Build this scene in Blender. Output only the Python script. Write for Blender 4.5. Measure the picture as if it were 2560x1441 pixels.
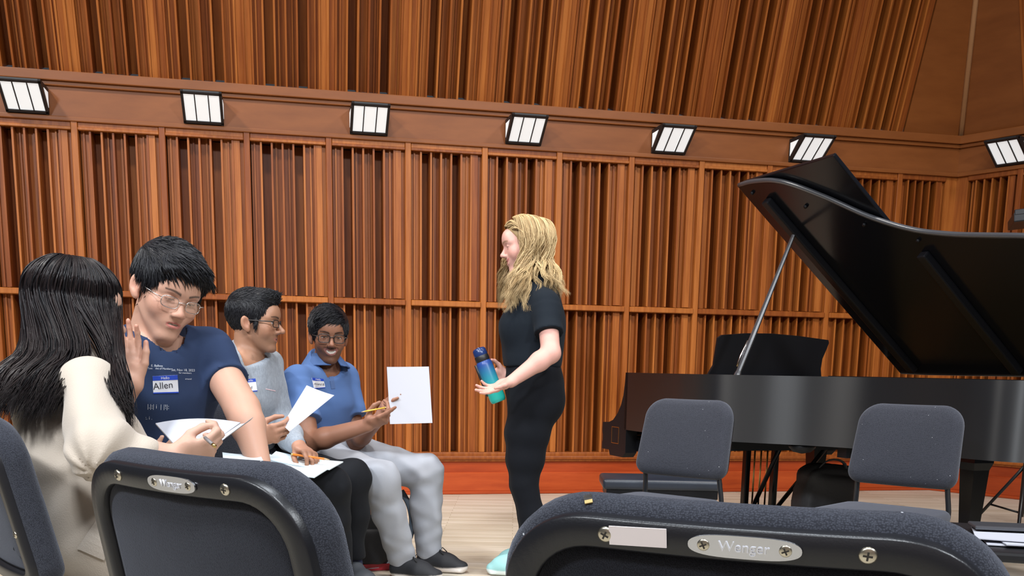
import bpy, bmesh, math, random
import numpy as np
from mathutils import Vector, Matrix

scene = bpy.context.scene
for _o in list(bpy.data.objects):
    bpy.data.objects.remove(_o)
C = scene.collection
PI = math.pi
# ------------------------------------------------------------------ camera
# phone photo, a crop of the upper part of a larger frame: the lens axis lies below the picture's centre
F, PPY, PITCH, ROLL, EYE = 2605.0, 1412.0, .1862, -.0172, .95
_f = np.array([0, math.cos(PITCH), -math.sin(PITCH)])
_d = np.array([0, -math.sin(PITCH), -math.cos(PITCH)])
_r = np.array([1., 0, 0])
_c, _s = math.cos(ROLL), math.sin(ROLL)
CAMR = np.array([_c*_r+_s*_d, -_s*_r+_c*_d, _f])
cd = bpy.data.cameras.new('camera'); cam = bpy.data.objects.new('camera', cd); C.objects.link(cam)
cd.sensor_fit = 'HORIZONTAL'; cd.sensor_width = 36.0
cd.lens = 36.0*F/2560.0
cd.shift_y = (PPY-720.5)/2560.0
cd.clip_start = .05
M4 = Matrix.Identity(4)
for i in range(3):
    M4[i][0] = CAMR[0][i]; M4[i][1] = -CAMR[1][i]; M4[i][2] = -CAMR[2][i]
M4[2][3] = EYE
cam.matrix_world = M4
scene.camera = cam

# ------------------------------------------------------------------ light
scene.view_settings.view_transform = 'Standard'
scene.view_settings.look = 'None'
scene.view_settings.gamma = 1.0
scene.view_settings.use_curve_mapping = False
scene.view_settings.exposure = .20
w = bpy.data.worlds.new('hall_air'); scene.world = w; w.use_nodes = True
w.node_tree.nodes['Background'].inputs[0].default_value = (.80, .86, 1.0, 1)
w.node_tree.nodes['Background'].inputs[1].default_value = .05

def area(name, loc, target, sx, sy, power, col=(1, .96, .9), spread=None):
    l = bpy.data.lights.new(name, 'AREA'); l.shape = 'RECTANGLE'; l.size = sx; l.size_y = sy
    l.energy = power; l.color = col
    if spread: l.spread = spread
    o = bpy.data.objects.new(name, l); C.objects.link(o)
    o.location = loc
    d = Vector(target)-Vector(loc)
    o.rotation_euler = d.to_track_quat('-Z', 'Y').to_euler()
    return o
# rows of stage lights in the hall's ceiling, over the players and over the front seats
for _x, _tx, _p in ((-4.6, -1.2, 74), (-1.2, -1.0, 34), (1.6, 1.2, 34), (4.4, 1.0, 48)):
    area('stage_light_bank', (_x, 3.4, 6.2), (_tx, 6.4, 0), .7, .5, _p, (1, .96, .91), 1.55)
for _x, _p in ((-3.4, 95), (0.0, 55), (3.4, 80)):
    area('hall_light_bank', (_x, -1.2, 4.6), (_x*.3, 5.0, .2), .7, .5, _p, (.90, .95, 1.0), 1.9)
area('seat_light_bank', (-.4, 1.2, 5.4), (-.4, 1.3, 0), 1.2, .6, 45, (.86, .93, 1.0), 2.2)
# house lights over the seats, on the rear wall of the hall
for _x in (-3., 0., 3.):
    area('house_light_bank', (_x, -2.2, 5.6), (_x, -4.6, 1.2), .9, .5, 60, (.90, .95, 1.0), 2.4)

# ------------------------------------------------------------------ helpers
def ray(px, py):
    return np.array([(px-1280)/F, (py-PPY)/F, 1.])@CAMR
def at(px, py, Y):
    """a point of the hall at depth Y that shows at picture position px, py"""
    r = ray(px, py); return np.array([0, 0, EYE])+r*(Y/r[1])
def atz(px, py, z):
    r = ray(px, py); return np.array([0, 0, EYE])+r*((z-EYE)/r[2])
def tag(o, label=None, cat=None, group=None, kind=None):
    if label: o['label'] = label
    if cat: o['category'] = cat
    if group: o['group'] = group
    if kind: o['kind'] = kind
    return o
def empty(name, loc=(0, 0, 0), rz=0., label=None, cat=None, group=None):
    o = bpy.data.objects.new(name, None); C.objects.link(o)
    o.location = loc; o.rotation_euler = (0, 0, rz); o.empty_display_size = .1
    return tag(o, label, cat, group)
def link(name, me, mat=None, parent=None, loc=None, rot=None):
    o = bpy.data.objects.new(name, me); C.objects.link(o)
    if mat is not None and len(me.materials) == 0: me.materials.append(mat)
    if parent is not None: o.parent = parent
    if loc is not None: o.location = loc
    if rot is not None: o.rotation_euler = rot
    return o
def mesh(name, verts, faces, smooth=False):
    me = bpy.data.meshes.new(name)
    me.from_pydata([tuple(map(float, v)) for v in verts], [], [tuple(f) for f in faces])
    if smooth:
        me.polygons.foreach_set('use_smooth', [True]*len(me.polygons))
    me.update()
    return me
def bm_mesh(name, bm, smooth=False, recalc=True):
    if recalc: bmesh.ops.recalc_face_normals(bm, faces=bm.faces)
    me = bpy.data.meshes.new(name); bm.to_mesh(me); bm.free()
    if smooth: me.polygons.foreach_set('use_smooth', [True]*len(me.polygons))
    return me
def bm_box(bm, c, s, rot=None, bevel=0, seg=2):
    r = bmesh.ops.create_cube(bm, size=1.0)
    vs = r['verts']
    bmesh.ops.scale(bm, vec=s, verts=vs)
    if bevel > 0:
        es = list({e for v in vs for e in v.link_edges})
        rr = bmesh.ops.bevel(bm, geom=es, offset=bevel, segments=seg, profile=.6, affect='EDGES')
        vs = list({v for f in rr['faces'] for v in f.verts} | {v for v in vs if v.is_valid})
    m = Matrix.Translation(c)
    if rot is not None: m = m @ rot.to_4x4()
    bmesh.ops.transform(bm, matrix=m, verts=vs)
    return vs
def box_mesh(name, s, c=(0, 0, 0), bevel=0, seg=2):
    bm = bmesh.new(); bm_box(bm, c, s, None, bevel, seg); return bm_mesh(name, bm)
def span_mesh(name, lo, hi, bevel=0, seg=2):
    lo = Vector(lo); hi = Vector(hi)
    return box_mesh(name, hi-lo, (lo+hi)/2, bevel, seg)
def frame_from(d, up=(0, 0, 1)):
    d = Vector(d).normalized(); up = Vector(up)
    if abs(d.dot(up)) > .98: up = Vector((1, 0, 0))
    x = d.cross(up).normalized(); y = x.cross(d).normalized()
    return x, y, d
def bm_tube(bm, pts, rad, seg=10, flat=1.0, up=(0, 0, 1), cap=True):
    """a tube along pts; rad a number or one per point; flat squashes it across"""
    pts = [Vector(p) for p in pts]; n = len(pts)
    rs = [rad]*n if isinstance(rad, (int, float)) else list(rad)
    rings = []; px = None
    for i, p in enumerate(pts):
        if i == 0: d = pts[1]-p
        elif i == n-1: d = p-pts[i-1]
        else: d = (pts[i+1]-p).normalized()+(p-pts[i-1]).normalized()
        if px is None: x, y, d = frame_from(d, up)
        else:
            d = d.normalized(); x = px-d*px.dot(d)
            x = x.normalized() if x.length > 1e-6 else frame_from(d, up)[0]
            y = x.cross(d).normalized()
        px = x
        rings.append([bm.verts.new(p+x*math.cos(a)*rs[i]+y*math.sin(a)*rs[i]*flat)
                      for a in (2*PI*k/seg for k in range(seg))])
    for a, b in zip(rings, rings[1:]):
        for k in range(seg):
            bm.faces.new((a[k], a[(k+1) % seg], b[(k+1) % seg], b[k]))
    if cap:
        bm.faces.new(rings[0][::-1]); bm.faces.new(rings[-1])
def tube_mesh(name, pts, rad, seg=10, flat=1.0, up=(0, 0, 1)):
    bm = bmesh.new(); bm_tube(bm, pts, rad, seg, flat, up); return bm_mesh(name, bm, True)
def bm_lathe(bm, prof, seg=24, m=None):
    rings = []
    for r, z in prof:
        rings.append([bm.verts.new((r*math.cos(2*PI*k/seg), r*math.sin(2*PI*k/seg), z)) for k in range(seg)])
    for a, b in zip(rings, rings[1:]):
        for k in range(seg): bm.faces.new((a[k], a[(k+1) % seg], b[(k+1) % seg], b[k]))
    bm.faces.new(rings[0][::-1]); bm.faces.new(rings[-1])
    if m is not None: bmesh.ops.transform(bm, matrix=m, verts=[v for r in rings for v in r])
def bm_prism(bm, poly, z0, z1, m=None):
    a = [bm.verts.new((x, y, z0)) for x, y in poly]; b = [bm.verts.new((x, y, z1)) for x, y in poly]
    n = len(poly)
    for k in range(n): bm.faces.new((a[k], a[(k+1) % n], b[(k+1) % n], b[k]))
    bm.faces.new(a[::-1]); bm.faces.new(b)
    if m is not None: bmesh.ops.transform(bm, matrix=m, verts=a+b)
def auto_smooth(me, ang=40):
    me.polygons.foreach_set('use_smooth', [True]*len(me.polygons))
    try: me.set_sharp_from_angle(angle=math.radians(ang))
    except Exception: pass
    return me
def spline(pts, n):
    """Catmull-Rom through pts, n points"""
    P = np.array(pts, float); m = len(P)
    Q = np.vstack([2*P[0]-P[1], P, 2*P[-1]-P[-2]])
    out = []
    for t in np.linspace(0, m-1-1e-9, n):
        i = int(t); u = t-i
        p0, p1, p2, p3 = Q[i], Q[i+1], Q[i+2], Q[i+3]
        out.append(.5*((2*p1)+(-p0+p2)*u+(2*p0-5*p1+4*p2-p3)*u*u+(-p0+3*p1-3*p2+p3)*u**3))
    return np.array(out)

# ------------------------------------------------------------------ materials
class NT:
    def __init__(s, name):
        s.m = bpy.data.materials.new(name); s.m.use_nodes = True
        s.t = s.m.node_tree; s.b = s.t.nodes['Principled BSDF']
    def n(s, typ, **kw):
        x = s.t.nodes.new(typ)
        for k, v in kw.items(): setattr(x, k, v)
        return x
    def l(s, a, b): s.t.links.new(a, b)
    def set(s, **kw):
        for k, v in kw.items():
            k = k.replace('_', ' ')
            i = s.b.inputs[k]
            i.default_value = v if not (isinstance(v, tuple) and len(v) == 3) else (*v, 1)
        return s
def plain(name, col, rough=.5, metal=0., spec=.5, coat=0., bump=None, sheen=0.):
    """bump = (scale, strength): fine relief of the surface"""
    k = NT(name); k.set(Base_Color=col, Roughness=rough, Metallic=metal)
    k.b.inputs['Specular IOR Level'].default_value = spec
    k.b.inputs['Coat Weight'].default_value = coat
    if sheen:
        k.b.inputs['Sheen Weight'].default_value = sheen; k.b.inputs['Sheen Roughness'].default_value = .4
    if bump:
        tc = k.n('ShaderNodeTexCoord'); no = k.n('ShaderNodeTexNoise'); bp = k.n('ShaderNodeBump')
        no.inputs['Scale'].default_value = bump[0]; no.inputs['Detail'].default_value = 3
        bp.inputs['Strength'].default_value = bump[1]; bp.inputs['Distance'].default_value = .002
        k.l(tc.outputs['Object'], no.inputs['Vector']); k.l(no.outputs[0], bp.inputs['Height'])
        k.l(bp.outputs[0], k.b.inputs['Normal'])
    return k.m
def wood(name, c0, c1, c2, stretch=(14, 14, .8), rough=.42, scale=3., vary=.5, coat=.0, spec=.3):
    """grain along local z; each board has its own tone"""
    k = NT(name); k.set(Roughness=rough); k.b.inputs['Coat Weight'].default_value = coat
    k.b.inputs['Specular IOR Level'].default_value = spec
    tc = k.n('ShaderNodeTexCoord'); oi = k.n('ShaderNodeObjectInfo'); mp = k.n('ShaderNodeMapping')
    mp.inputs['Scale'].default_value = stretch
    ad = k.n('ShaderNodeVectorMath', operation='ADD'); sc = k.n('ShaderNodeVectorMath', operation='SCALE')
    cx = k.n('ShaderNodeCombineXYZ')
    for i in range(3): k.l(oi.outputs['Random'], cx.inputs[i])
    sc.inputs['Scale'].default_value = 37.0; k.l(cx.outputs[0], sc.inputs[0])
    k.l(tc.outputs['Object'], mp.inputs['Vector'])
    k.l(mp.outputs[0], ad.inputs[0]); k.l(sc.outputs[0], ad.inputs[1])
    no = k.n('ShaderNodeTexNoise'); no.inputs['Scale'].default_value = scale
    no.inputs['Detail'].default_value = 5; no.inputs['Roughness'].default_value = .62
    k.l(ad.outputs[0], no.inputs['Vector'])
    mr = k.n('ShaderNodeMath', operation='MULTIPLY_ADD')
    k.l(oi.outputs['Random'], mr.inputs[0]); mr.inputs[1].default_value = vary; mr.inputs[2].default_value = -vary/2
    sm = k.n('ShaderNodeMath', operation='ADD'); k.l(no.outputs[0], sm.inputs[0]); k.l(mr.outputs[0], sm.inputs[1])
    cr = k.n('ShaderNodeValToRGB'); e = cr.color_ramp.elements
    e[0].position = .22; e[0].color = (*c0, 1); e[1].position = .80; e[1].color = (*c2, 1)
    x = e.new(.5); x.color = (*c1, 1)
    k.l(sm.outputs[0], cr.inputs[0]); k.l(cr.outputs[0], k.b.inputs['Base Color'])
    bp = k.n('ShaderNodeBump'); bp.inputs['Strength'].default_value = .12; bp.inputs['Distance'].default_value = .002
    k.l(no.outputs[0], bp.inputs['Height']); k.l(bp.outputs[0], k.b.inputs['Normal'])
    return k.m
# ================================================================== the hall
M_wood = wood('cherry_wood', (.21, .050, .0080), (.31, .086, .0140), (.42, .135, .026))
M_woodwide = wood('cherry_panel', (.18, .052, .011), (.22, .067, .0150), (.26, .082, .019), stretch=(1.2, 4, 5), scale=2., vary=.25)
M_base = wood('base_cherry', (.27, .036, .0075), (.36, .052, .010), (.45, .075, .015), stretch=(1.0, 6, 8), scale=2.2, vary=.2)
M_back = plain('wall_core', (.05, .015, .006), .7)
M_strip = plain('corner_strip_wood', (.50, .25, .11), .5)

def floor_mat():
    k = NT('maple_strip_floor'); k.set(Roughness=.38); k.b.inputs['Specular IOR Level'].default_value = .35
    tc = k.n('ShaderNodeTexCoord'); mp = k.n('ShaderNodeMapping'); mp.inputs['Rotation'].default_value = (0, 0, -.0)
    br = k.n('ShaderNodeTexBrick'); k.l(tc.outputs['Object'], mp.inputs[0]); k.l(mp.outputs[0], br.inputs['Vector'])
    br.inputs['Scale'].default_value = 1.0; br.inputs['Brick Width'].default_value = 1.1
    br.inputs['Row Height'].default_value = .057; br.inputs['Mortar Size'].default_value = .0012
    br.inputs['Color1'].default_value = (.47, .415, .32, 1); br.inputs['Color2'].default_value = (.60, .545, .455, 1)
    br.inputs['Mortar'].default_value = (.24, .19, .12, 1); br.offset = .37
    no = k.n('ShaderNodeTexNoise'); m2 = k.n('ShaderNodeMapping'); m2.inputs['Scale'].default_value = (1.2, 26, 1)
    k.l(tc.outputs['Object'], m2.inputs[0]); k.l(m2.outputs[0], no.inputs['Vector']); no.inputs['Scale'].default_value = 2.5
    no.inputs['Detail'].default_value = 4
    mx = k.n('ShaderNodeMix', data_type='RGBA', blend_type='OVERLAY'); mx.inputs[0].default_value = .35
    k.l(br.outputs[0], mx.inputs[6]); k.l(no.outputs[0], mx.inputs[7]); k.l(mx.outputs[2], k.b.inputs['Base Color'])
    return k.m
fl = link('floor', mesh('floor', [(-7, -3, 0), (7, -3, 0), (7, 10, 0), (-7, 10, 0), (-7, -3, -.1), (7, -3, -.1), (7, 10, -.1), (-7, 10, -.1)],
          [(0, 1, 2, 3), (7, 6, 5, 4), (0, 4, 5, 1), (1, 5, 6, 2), (2, 6, 7, 3), (3, 7, 4, 0)]), floor_mat())
tag(fl, kind='structure', label='pale maple strip floor of the stage')

WB = .2214
WANG = math.atan(WB)
BAY = 1.1139/2
ZH, ZU = 2.529, 2.823          # header underside of the fascia, foot of the upper wall
T0 = -3.3188-BAY*.5            # the post left of the first lamp
BX = {}
def shared(key, fn):
    if key not in BX: BX[key] = fn()
    return BX[key]
def qrd_bay(root, x0, z0, z1, key, wide=BAY, lower=True, nw=6):
    """one diffuser bay: wells of depth 1,4,2,2,4,1 parted by thin fins, then a flush board"""
    unit = .046; fin = .013
    order = [1, 4, 2, 2, 4, 1][:nw]
    lead = 0. if lower else .055
    u = (wide-lead-(.075 if lower else .055))/nw
    for k, dpt in enumerate(order):
        a = x0+lead+u*k; y = unit*dpt
        me = shared((key, 'b', dpt), lambda: span_mesh('well_board', (fin/2, y, z0), (u-fin/2, y+.012, z1)))
        link('well_board', me, M_wood, root, (a, 0, 0))
        if dpt in (1, 2):       # the shallow wells carry a reed
            mr = shared((key, 'r', dpt), lambda: span_mesh('reed', (-.0055, y-.016, z0), (.0055, y+.002, z1)))
            link('reed', mr, M_wood, root, (a+u*(.40 if k < 3 else .60), 0, 0))
    for k in range(nw+1):
        if lower and k == 0: continue
        me = shared((key, 'f'), lambda: span_mesh('fin', (-fin/2, 0, z0), (fin/2, .21, z1)))
        link('fin', me, M_wood, root, (x0+lead+u*k, 0, 0))
    if lower:      # flush board, then a shadow gap before the post
        me = shared((key, 'c', 0), lambda: span_mesh('flush_board', (0, .003, z0), (.042, .06, z1), .0015, 1))
        link('flush_board', me, M_wood, root, (x0+u*nw+fin/2, 0, 0))
        me = shared((key, 'c', 1), lambda: span_mesh('gap_board', (0, .030, z0), (.0265, .06, z1)))
        link('gap_board', me, M_wood, root, (x0+u*nw+fin/2+.042, 0, 0))
    else:
        for a in (x0, x0+wide-.055+fin/2):
            me = shared((key, 'c', 2), lambda: span_mesh('flush_board', (.001, .004, z0), (.055-fin/2-.001, .03, z1), .0015, 1))
            link('flush_board', me, M_wood, root, (a, 0, 0))

def wall_frame(name, origin, ang, L0, L1, z1, label):
    o = link(name, span_mesh(name, (L0, .21, 0), (L1, .32, z1)), M_back)
    o.location = origin; o.rotation_euler = (0, 0, ang)
    return tag(o, label, kind='structure')

def lower_wall(root, posts, L0, L1, first=0):
    posts = list(posts)
    mpost = shared('post', lambda: span_mesh('post', (-.021, -.022, .318), (.021, .16, ZH), .003, 1))
    for i, x in enumerate(posts):
        link('post', mpost, M_wood, root, (x, 0, 0))
    for a, b in zip(posts, posts[1:]):
        wd = b-a-.042
        k = round(wd, 3)
        for z0, z1, nm in ((.318, 1.39, 'lo'), (1.435, 2.475, 'hi')):
            qrd_bay(root, a+.021, z0, z1, (nm, k), wd)
        link('rail', shared(('rail', k), lambda: span_mesh('rail', (0, -.034, 1.388), (wd, .15, 1.428), .004, 1)), M_wood, root, (a+.021, 0, 0))
        link('header', shared(('head', k), lambda: span_mesh('header', (0, -.012, 2.475), (wd, .15, ZH), .004, 1)), M_wood, root, (a+.021, 0, 0))
        link('header_bead', shared(('hb', k), lambda: span_mesh('header_bead', (0, -.020, 2.463), (wd, .02, 2.482), .003, 1)), M_wood, root, (a+.021, 0, 0))
    # fascia with its mouldings, and the plinth
    link('fascia', span_mesh('fascia', (L0, -.012, ZH-.002), (L1, .15, 2.76)), M_woodwide, root)
    link('fascia_bead', span_mesh('fascia_bead', (L0, -.032, 2.512), (L1, .02, 2.542), .006, 2), M_woodwide, root)
    link('cornice', span_mesh('cornice', (L0, -.060, 2.755), (L1, .15, ZU-.006), .006, 2), M_woodwide, root)
    link('cornice_bead', span_mesh('cornice_bead', (L0, -.036, 2.728), (L1, .02, 2.756), .006, 2), M_woodwide, root)
    link('plinth_cap', span_mesh('plinth_cap', (L0, -.034, .247), (L1, .15, .318), .006, 2), M_wood, root)
    link('plinth_bead', span_mesh('plinth_bead', (L0, -.044, .262), (L1, 0, .290), .008, 2), M_wood, root)
    link('plinth_upper_board', span_mesh('plinth_upper_board', (L0, -.016, .160), (L1, .15, .249)), M_base, root)
    link('plinth_lower_board', span_mesh('plinth_lower_board', (L0, -.040, .022), (L1, .15, .165), .004, 1), M_base, root)
    link('plinth_shoe', span_mesh('plinth_shoe', (L0, -.052, .0005), (L1, .1, .024), .004, 1), M_base, root)

# the long wall behind the stage
COR = Vector((3.515, 8.798, 0))
W0 = Vector((0, 8.0196, 0))
LC = (COR-W0).length
wall_back = wall_frame('wall_back', W0, WANG, -6.2, LC+.05, ZU, 'long cherry wood wall of slatted sound diffusers behind the players')
posts = [T0+BAY*i for i in range(-1, 14)]
lower_wall(wall_back, posts[:-1], -6.2, LC)
# last narrow field up to the corner
link('corner_post', span_mesh('corner_post', (LC-.10, .0, .318), (LC, .05, ZH)), M_wood, wall_back)
qx = posts[-2]+.021
for z0, z1, nm in ((.318, 1.39, 'clo'), (1.435, 2.475, 'chi')): qrd_bay(wall_back, qx, z0, z1, (nm,), LC-.10-qx, True, 5)
link('rail', span_mesh('rail', (qx, -.034, 1.388), (LC-.10, .15, 1.428), .004, 1), M_wood, wall_back)
link('header', span_mesh('header', (qx, -.012, 2.475), (LC-.10, .15, ZH), .004, 1), M_wood, wall_back)

# upper wall: leans out over the stage
TILT = .333
def upper_wall(name, origin, ang, L0, L1, Hh, label, bays, plain_spans):
    o = link(name, span_mesh(name, (L0, .21, 0), (L1, .32, Hh)), M_back)
    o.matrix_world = Matrix.Translation(origin) @ Matrix.Rotation(ang, 4, 'Z') @ Matrix.Rotation(TILT, 4, 'X')
    tag(o, label, kind='structure')
    for a, b in bays:
        wd = b-a; k = round(wd, 3)
        qrd_bay(o, a, .0, Hh, ('up', k), wd, False)
        link('seam_strip', shared(('seam',), lambda: span_mesh('seam_strip', (-.009, -.006, 0), (.009, .03, Hh), .002, 1)), M_wood, o, (a, 0, 0))
    return o
UH = 3.4
wall_upper = upper_wall('wall_upper', W0+Vector((0, 0, ZU)), WANG, -6.2, posts[13]+.02, UH,
    'upper slatted wood wall leaning out above the row of lamps', list(zip(posts[:-2], posts[1:-1])), [])

# the wall on the right
RDIR = Vector((.51, -.622, 0)).normalized()
RANG = math.atan2(RDIR.y, RDIR.x)
wall_right = wall_frame('wall_right', COR, RANG, -.05, 4.6, ZU, 'slatted cherry wood wall on the right of the stage')
rposts = [.52+BAY*i for i in range(0, 8)]
lower_wall(wall_right, rposts, 0, 4.6)
link('corner_post', span_mesh('corner_post', (0, .0, .318), (.10, .05, ZH)), M_wood, wall_right)
for z0, z1, nm in ((.318, 1.39, 'rlo'), (1.435, 2.475, 'rhi')): qrd_bay(wall_right, .10, z0, z1, (nm,), .40, True, 5)
link('rail', span_mesh('rail', (.10, -.034, 1.388), (.50, .15, 1.428), .004, 1), M_wood, wall_right)
link('header', span_mesh('header', (.10, -.012, 2.475), (.50, .15, ZH), .004, 1), M_wood, wall_right)
wall_upper_right = upper_wall('wall_upper_right', COR+Vector((0, 0, ZU)), RANG, .5, 4.6, UH,
    'upper slatted wood wall leaning out over the right side', list(zip(rposts[:-1], rposts[1:])), [])
# plain corner panels between the two leaning walls, meeting on a pale strip
def up_dir(ang):
    m = Matrix.Rotation(ang, 3, 'Z') @ Matrix.Rotation(TILT, 3, 'X')
    return m @ Vector((0, 0, 1)), m @ Vector((1, 0, 0)), m @ Vector((0, -1, 0))
uA, xA, nA = up_dir(WANG); uB, xB, nB = up_dir(RANG)
cl = nA.cross(nB).normalized()
if cl.z < 0: cl = -cl
CZ = COR+Vector((0, 0, ZU))
top = CZ+cl*(UH*uA.z/cl.z)
def panel(base, u, nrm, name, par):
    a = base; b = base+u*UH
    vs = [a, CZ, top, b]; bk = [v-nrm*.02 for v in vs]
    me = mesh(name, vs+bk, [(0, 1, 2, 3), (7, 6, 5, 4), (0, 4, 5, 1), (1, 5, 6, 2), (2, 6, 7, 3), (3, 7, 4, 0)])
    inv = par.matrix_world.inverted()
    me.transform(inv)
    return link('corner_panel', me, M_woodwide, par)
panel(W0+Vector((0, 0, ZU))+xA*(posts[13]+.01), uA, nA, 'corner_panel', wall_upper)
panel(CZ+xB*rposts[0], uB, nB, 'corner_panel', wall_upper_right)
inw = (nA+nB).normalized()
st = tube_mesh('corner_strip', [CZ+inw*.01, top+inw*.01], .022, 6)
st.transform(wall_upper.matrix_world.inverted())
link('corner_strip', st, M_strip, wall_upper)

# the hall's rear wall behind the seats: pale panels between timber ribs (the piano's case mirrors it)
M_plaster = plain('pale_panel', (.50, .45, .40), .7)
wall_front = tag(link('wall_front', span_mesh('wall_front', (-7, -5.2, 0), (7, -5.0, 5.5)), M_plaster), 'pale panelled rear wall of the hall', kind='structure')
for k in range(15):
    link('rib', shared('rib', lambda: span_mesh('rib', (-.16, -5.0, 0), (.16, -4.9, 5.5))), M_woodwide, wall_front, (-6.6+k*.95, 0, 0))

# ---- wall lamps: wedge lanterns, three panes in front and a pane in each cheek
M_lampblack = plain('lamp_black', (.012, .012, .014), .45)
def glow(name, col, s):
    k = NT(name); k.set(Base_Color=(.75, .75, .72), Roughness=.5)
    k.b.inputs['Emission Color'].default_value = (*col, 1); k.b.inputs['Emission Strength'].default_value = s
    return k.m
M_pane = glow('lamp_pane', (.95, .97, 1.0), .50)
LW, LZ0, LZ1, LP = .262, 2.560, 2.706, .235
def build_lamp():
    rt = empty('wall_lamp')
    h = LW/2; y0 = -.013
    A = [(-h, y0, 0), (-h, y0, LZ1-LZ0), (-h, y0-LP, LZ1-LZ0)]
    # top plate, back plate and foot
    link('top_plate', span_mesh('top_plate', (-h, y0-LP, LZ1-LZ0-.010), (h, y0, LZ1-LZ0+.006), .002, 1), M_lampblack, rt)
    link('back_plate', span_mesh('back_plate', (-h, y0-.012, -.012), (h, y0, LZ1-LZ0), .002, 1), M_lampblack, rt)
    P0 = Vector((0, y0-.020, -.008)); P1 = Vector((0, y0-LP, LZ1-LZ0-.004))
    d = (P1-P0).normalized(); ln = (P1-P0).length
    nrm = Vector((0, d.z, -d.y)).normalized()
    if nrm.y > 0: nrm = -nrm
    rot = Matrix((Vector((1, 0, 0)), d, Vector((1, 0, 0)).cross(d))).transposed()
    bm = bmesh.new()
    t = .017
    for x in (-h+t/2, h-t/2): bm_box(bm, (P0+P1)/2+Vector((x, 0, 0)), (t, ln+.01, .016), rot)
    for p in (P0, P1): bm_box(bm, p+(P1-P0)*(.035 if p is P0 else -.035), (LW, .018, .016), rot)
    for x in (-h/3, h/3): bm_box(bm, (P0+P1)/2+Vector((x, 0, 0)), (.007, ln, .014), rot)
    link('front_frame', bm_mesh('front_frame', bm), M_lampblack, rt)
    pm = bmesh.new(); bm_box(pm, (0, 0, 0), (LW/3-.010, ln*.90, .004), rot); pm = bm_mesh('pane', pm)
    for k in (-1, 0, 1):
        link('pane', pm, M_pane, rt, (P0+P1)/2+Vector((k*(LW-2*t)/3, 0, 0))-nrm*.002)
    for s in (-1, 1):
        bm = bmesh.new()
        tri = [(y0-.012, 0.0), (y0-.012, LZ1-LZ0-.008), (y0-LP+.02, LZ1-LZ0-.008)]
        m = Matrix(((0, 0, 1, 0), (1, 0, 0, 0), (0, 1, 0, 0), (0, 0, 0, 1)))
        bm_prism(bm, tri, s*h-(.003 if s > 0 else .0), s*h+(0 if s > 0 else .003), m)
        ck = link('cheek', bm_mesh('cheek', bm), M_lampblack, rt)
        bm = bmesh.new()
        tri2 = [(y0-.024, .026), (y0-.024, LZ1-LZ0-.024), (y0-LP+.085, LZ1-LZ0-.024)]
        bm_prism(bm, tri2, s*h-(.0 if s > 0 else .002), s*h+(.002 if s > 0 else .0), m)
        link('cheek_pane', bm_mesh('cheek_pane', bm), M_pane, ck)
    return rt
def copy_tree(o, parent=None):
    c = o.copy(); C.objects.link(c); c.parent = parent
    for ch in list(o.children): copy_tree(ch, c)
    return c
lamp_labels = ['nearest the left edge',
    'above the man in navy',
    'above the man in blue polo',
    'above the blonde woman',
    'first right of the blonde woman',
    'above the raised piano lid tip',
    'on the right-hand wall']
lamp0 = build_lamp()
for i in range(6):
    o = lamp0 if i == 0 else copy_tree(lamp0)
    p = wall_back.matrix_world @ Vector((0, 0, 0))
    wm = Matrix.Translation(W0) @ Matrix.Rotation(WANG, 4, 'Z')
    o.location = wm @ Vector((-3.3188+1.1139*i, 0, LZ0)); o.rotation_euler = (0, 0, WANG)
    tag(o, 'black wall lantern with three white panes, '+lamp_labels[i], 'wall lamp', 'black wall lamps along the fascia')
for i in range(2):
    o = copy_tree(lamp0)
    wm = Matrix.Translation(COR) @ Matrix.Rotation(RANG, 4, 'Z')
    o.location = wm @ Vector((.46+1.1139*i, 0, LZ0)); o.rotation_euler = (0, 0, RANG)
    tag(o, 'black wall lantern with three white panes, '+lamp_labels[6], 'wall lamp', 'black wall lamps along the fascia')
    if i == 0: break
# ================================================================== grand piano
def satin_black():
    k = NT('piano_satin_black'); k.set(Base_Color=(.006, .0065, .009), Roughness=.17)
    k.b.inputs['Specular IOR Level'].default_value = .2
    return k.m
M_piano = satin_black()
def rubbed_black():
    # hand-rubbed along the case: it smears lamps into upright streaks
    k = NT('piano_rubbed_case'); k.set(Base_Color=(.006, .0065, .009), Roughness=.40)
    k.b.inputs['Specular IOR Level'].default_value = .7
    k.b.inputs['Anisotropic'].default_value = .92; k.b.inputs['Anisotropic Rotation'].default_value = .25
    tg = k.n('ShaderNodeTangent'); tg.direction_type = 'RADIAL'; tg.axis = 'Z'
    k.l(tg.outputs[0], k.b.inputs['Tangent'])
    return k.m
M_rim = rubbed_black()
M_pdark = plain('piano_matt_black', (.006, .0065, .009), .45, spec=.25)
M_edge = plain('lid_edge_polish', (.05, .052, .06), .28, spec=1.0)
M_brass = plain('brass', (.72, .50, .20), .28, 1.0)
M_steel = plain('bright_steel', (.75, .76, .78), .25, 1.0)
M_gold = plain('piano_plate_gold', (.45, .30, .10), .35, .8)
M_key = plain('key_white', (.8, .78, .72), .3)
PW, PZT, PZB = 1.505, .936, .598
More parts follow.
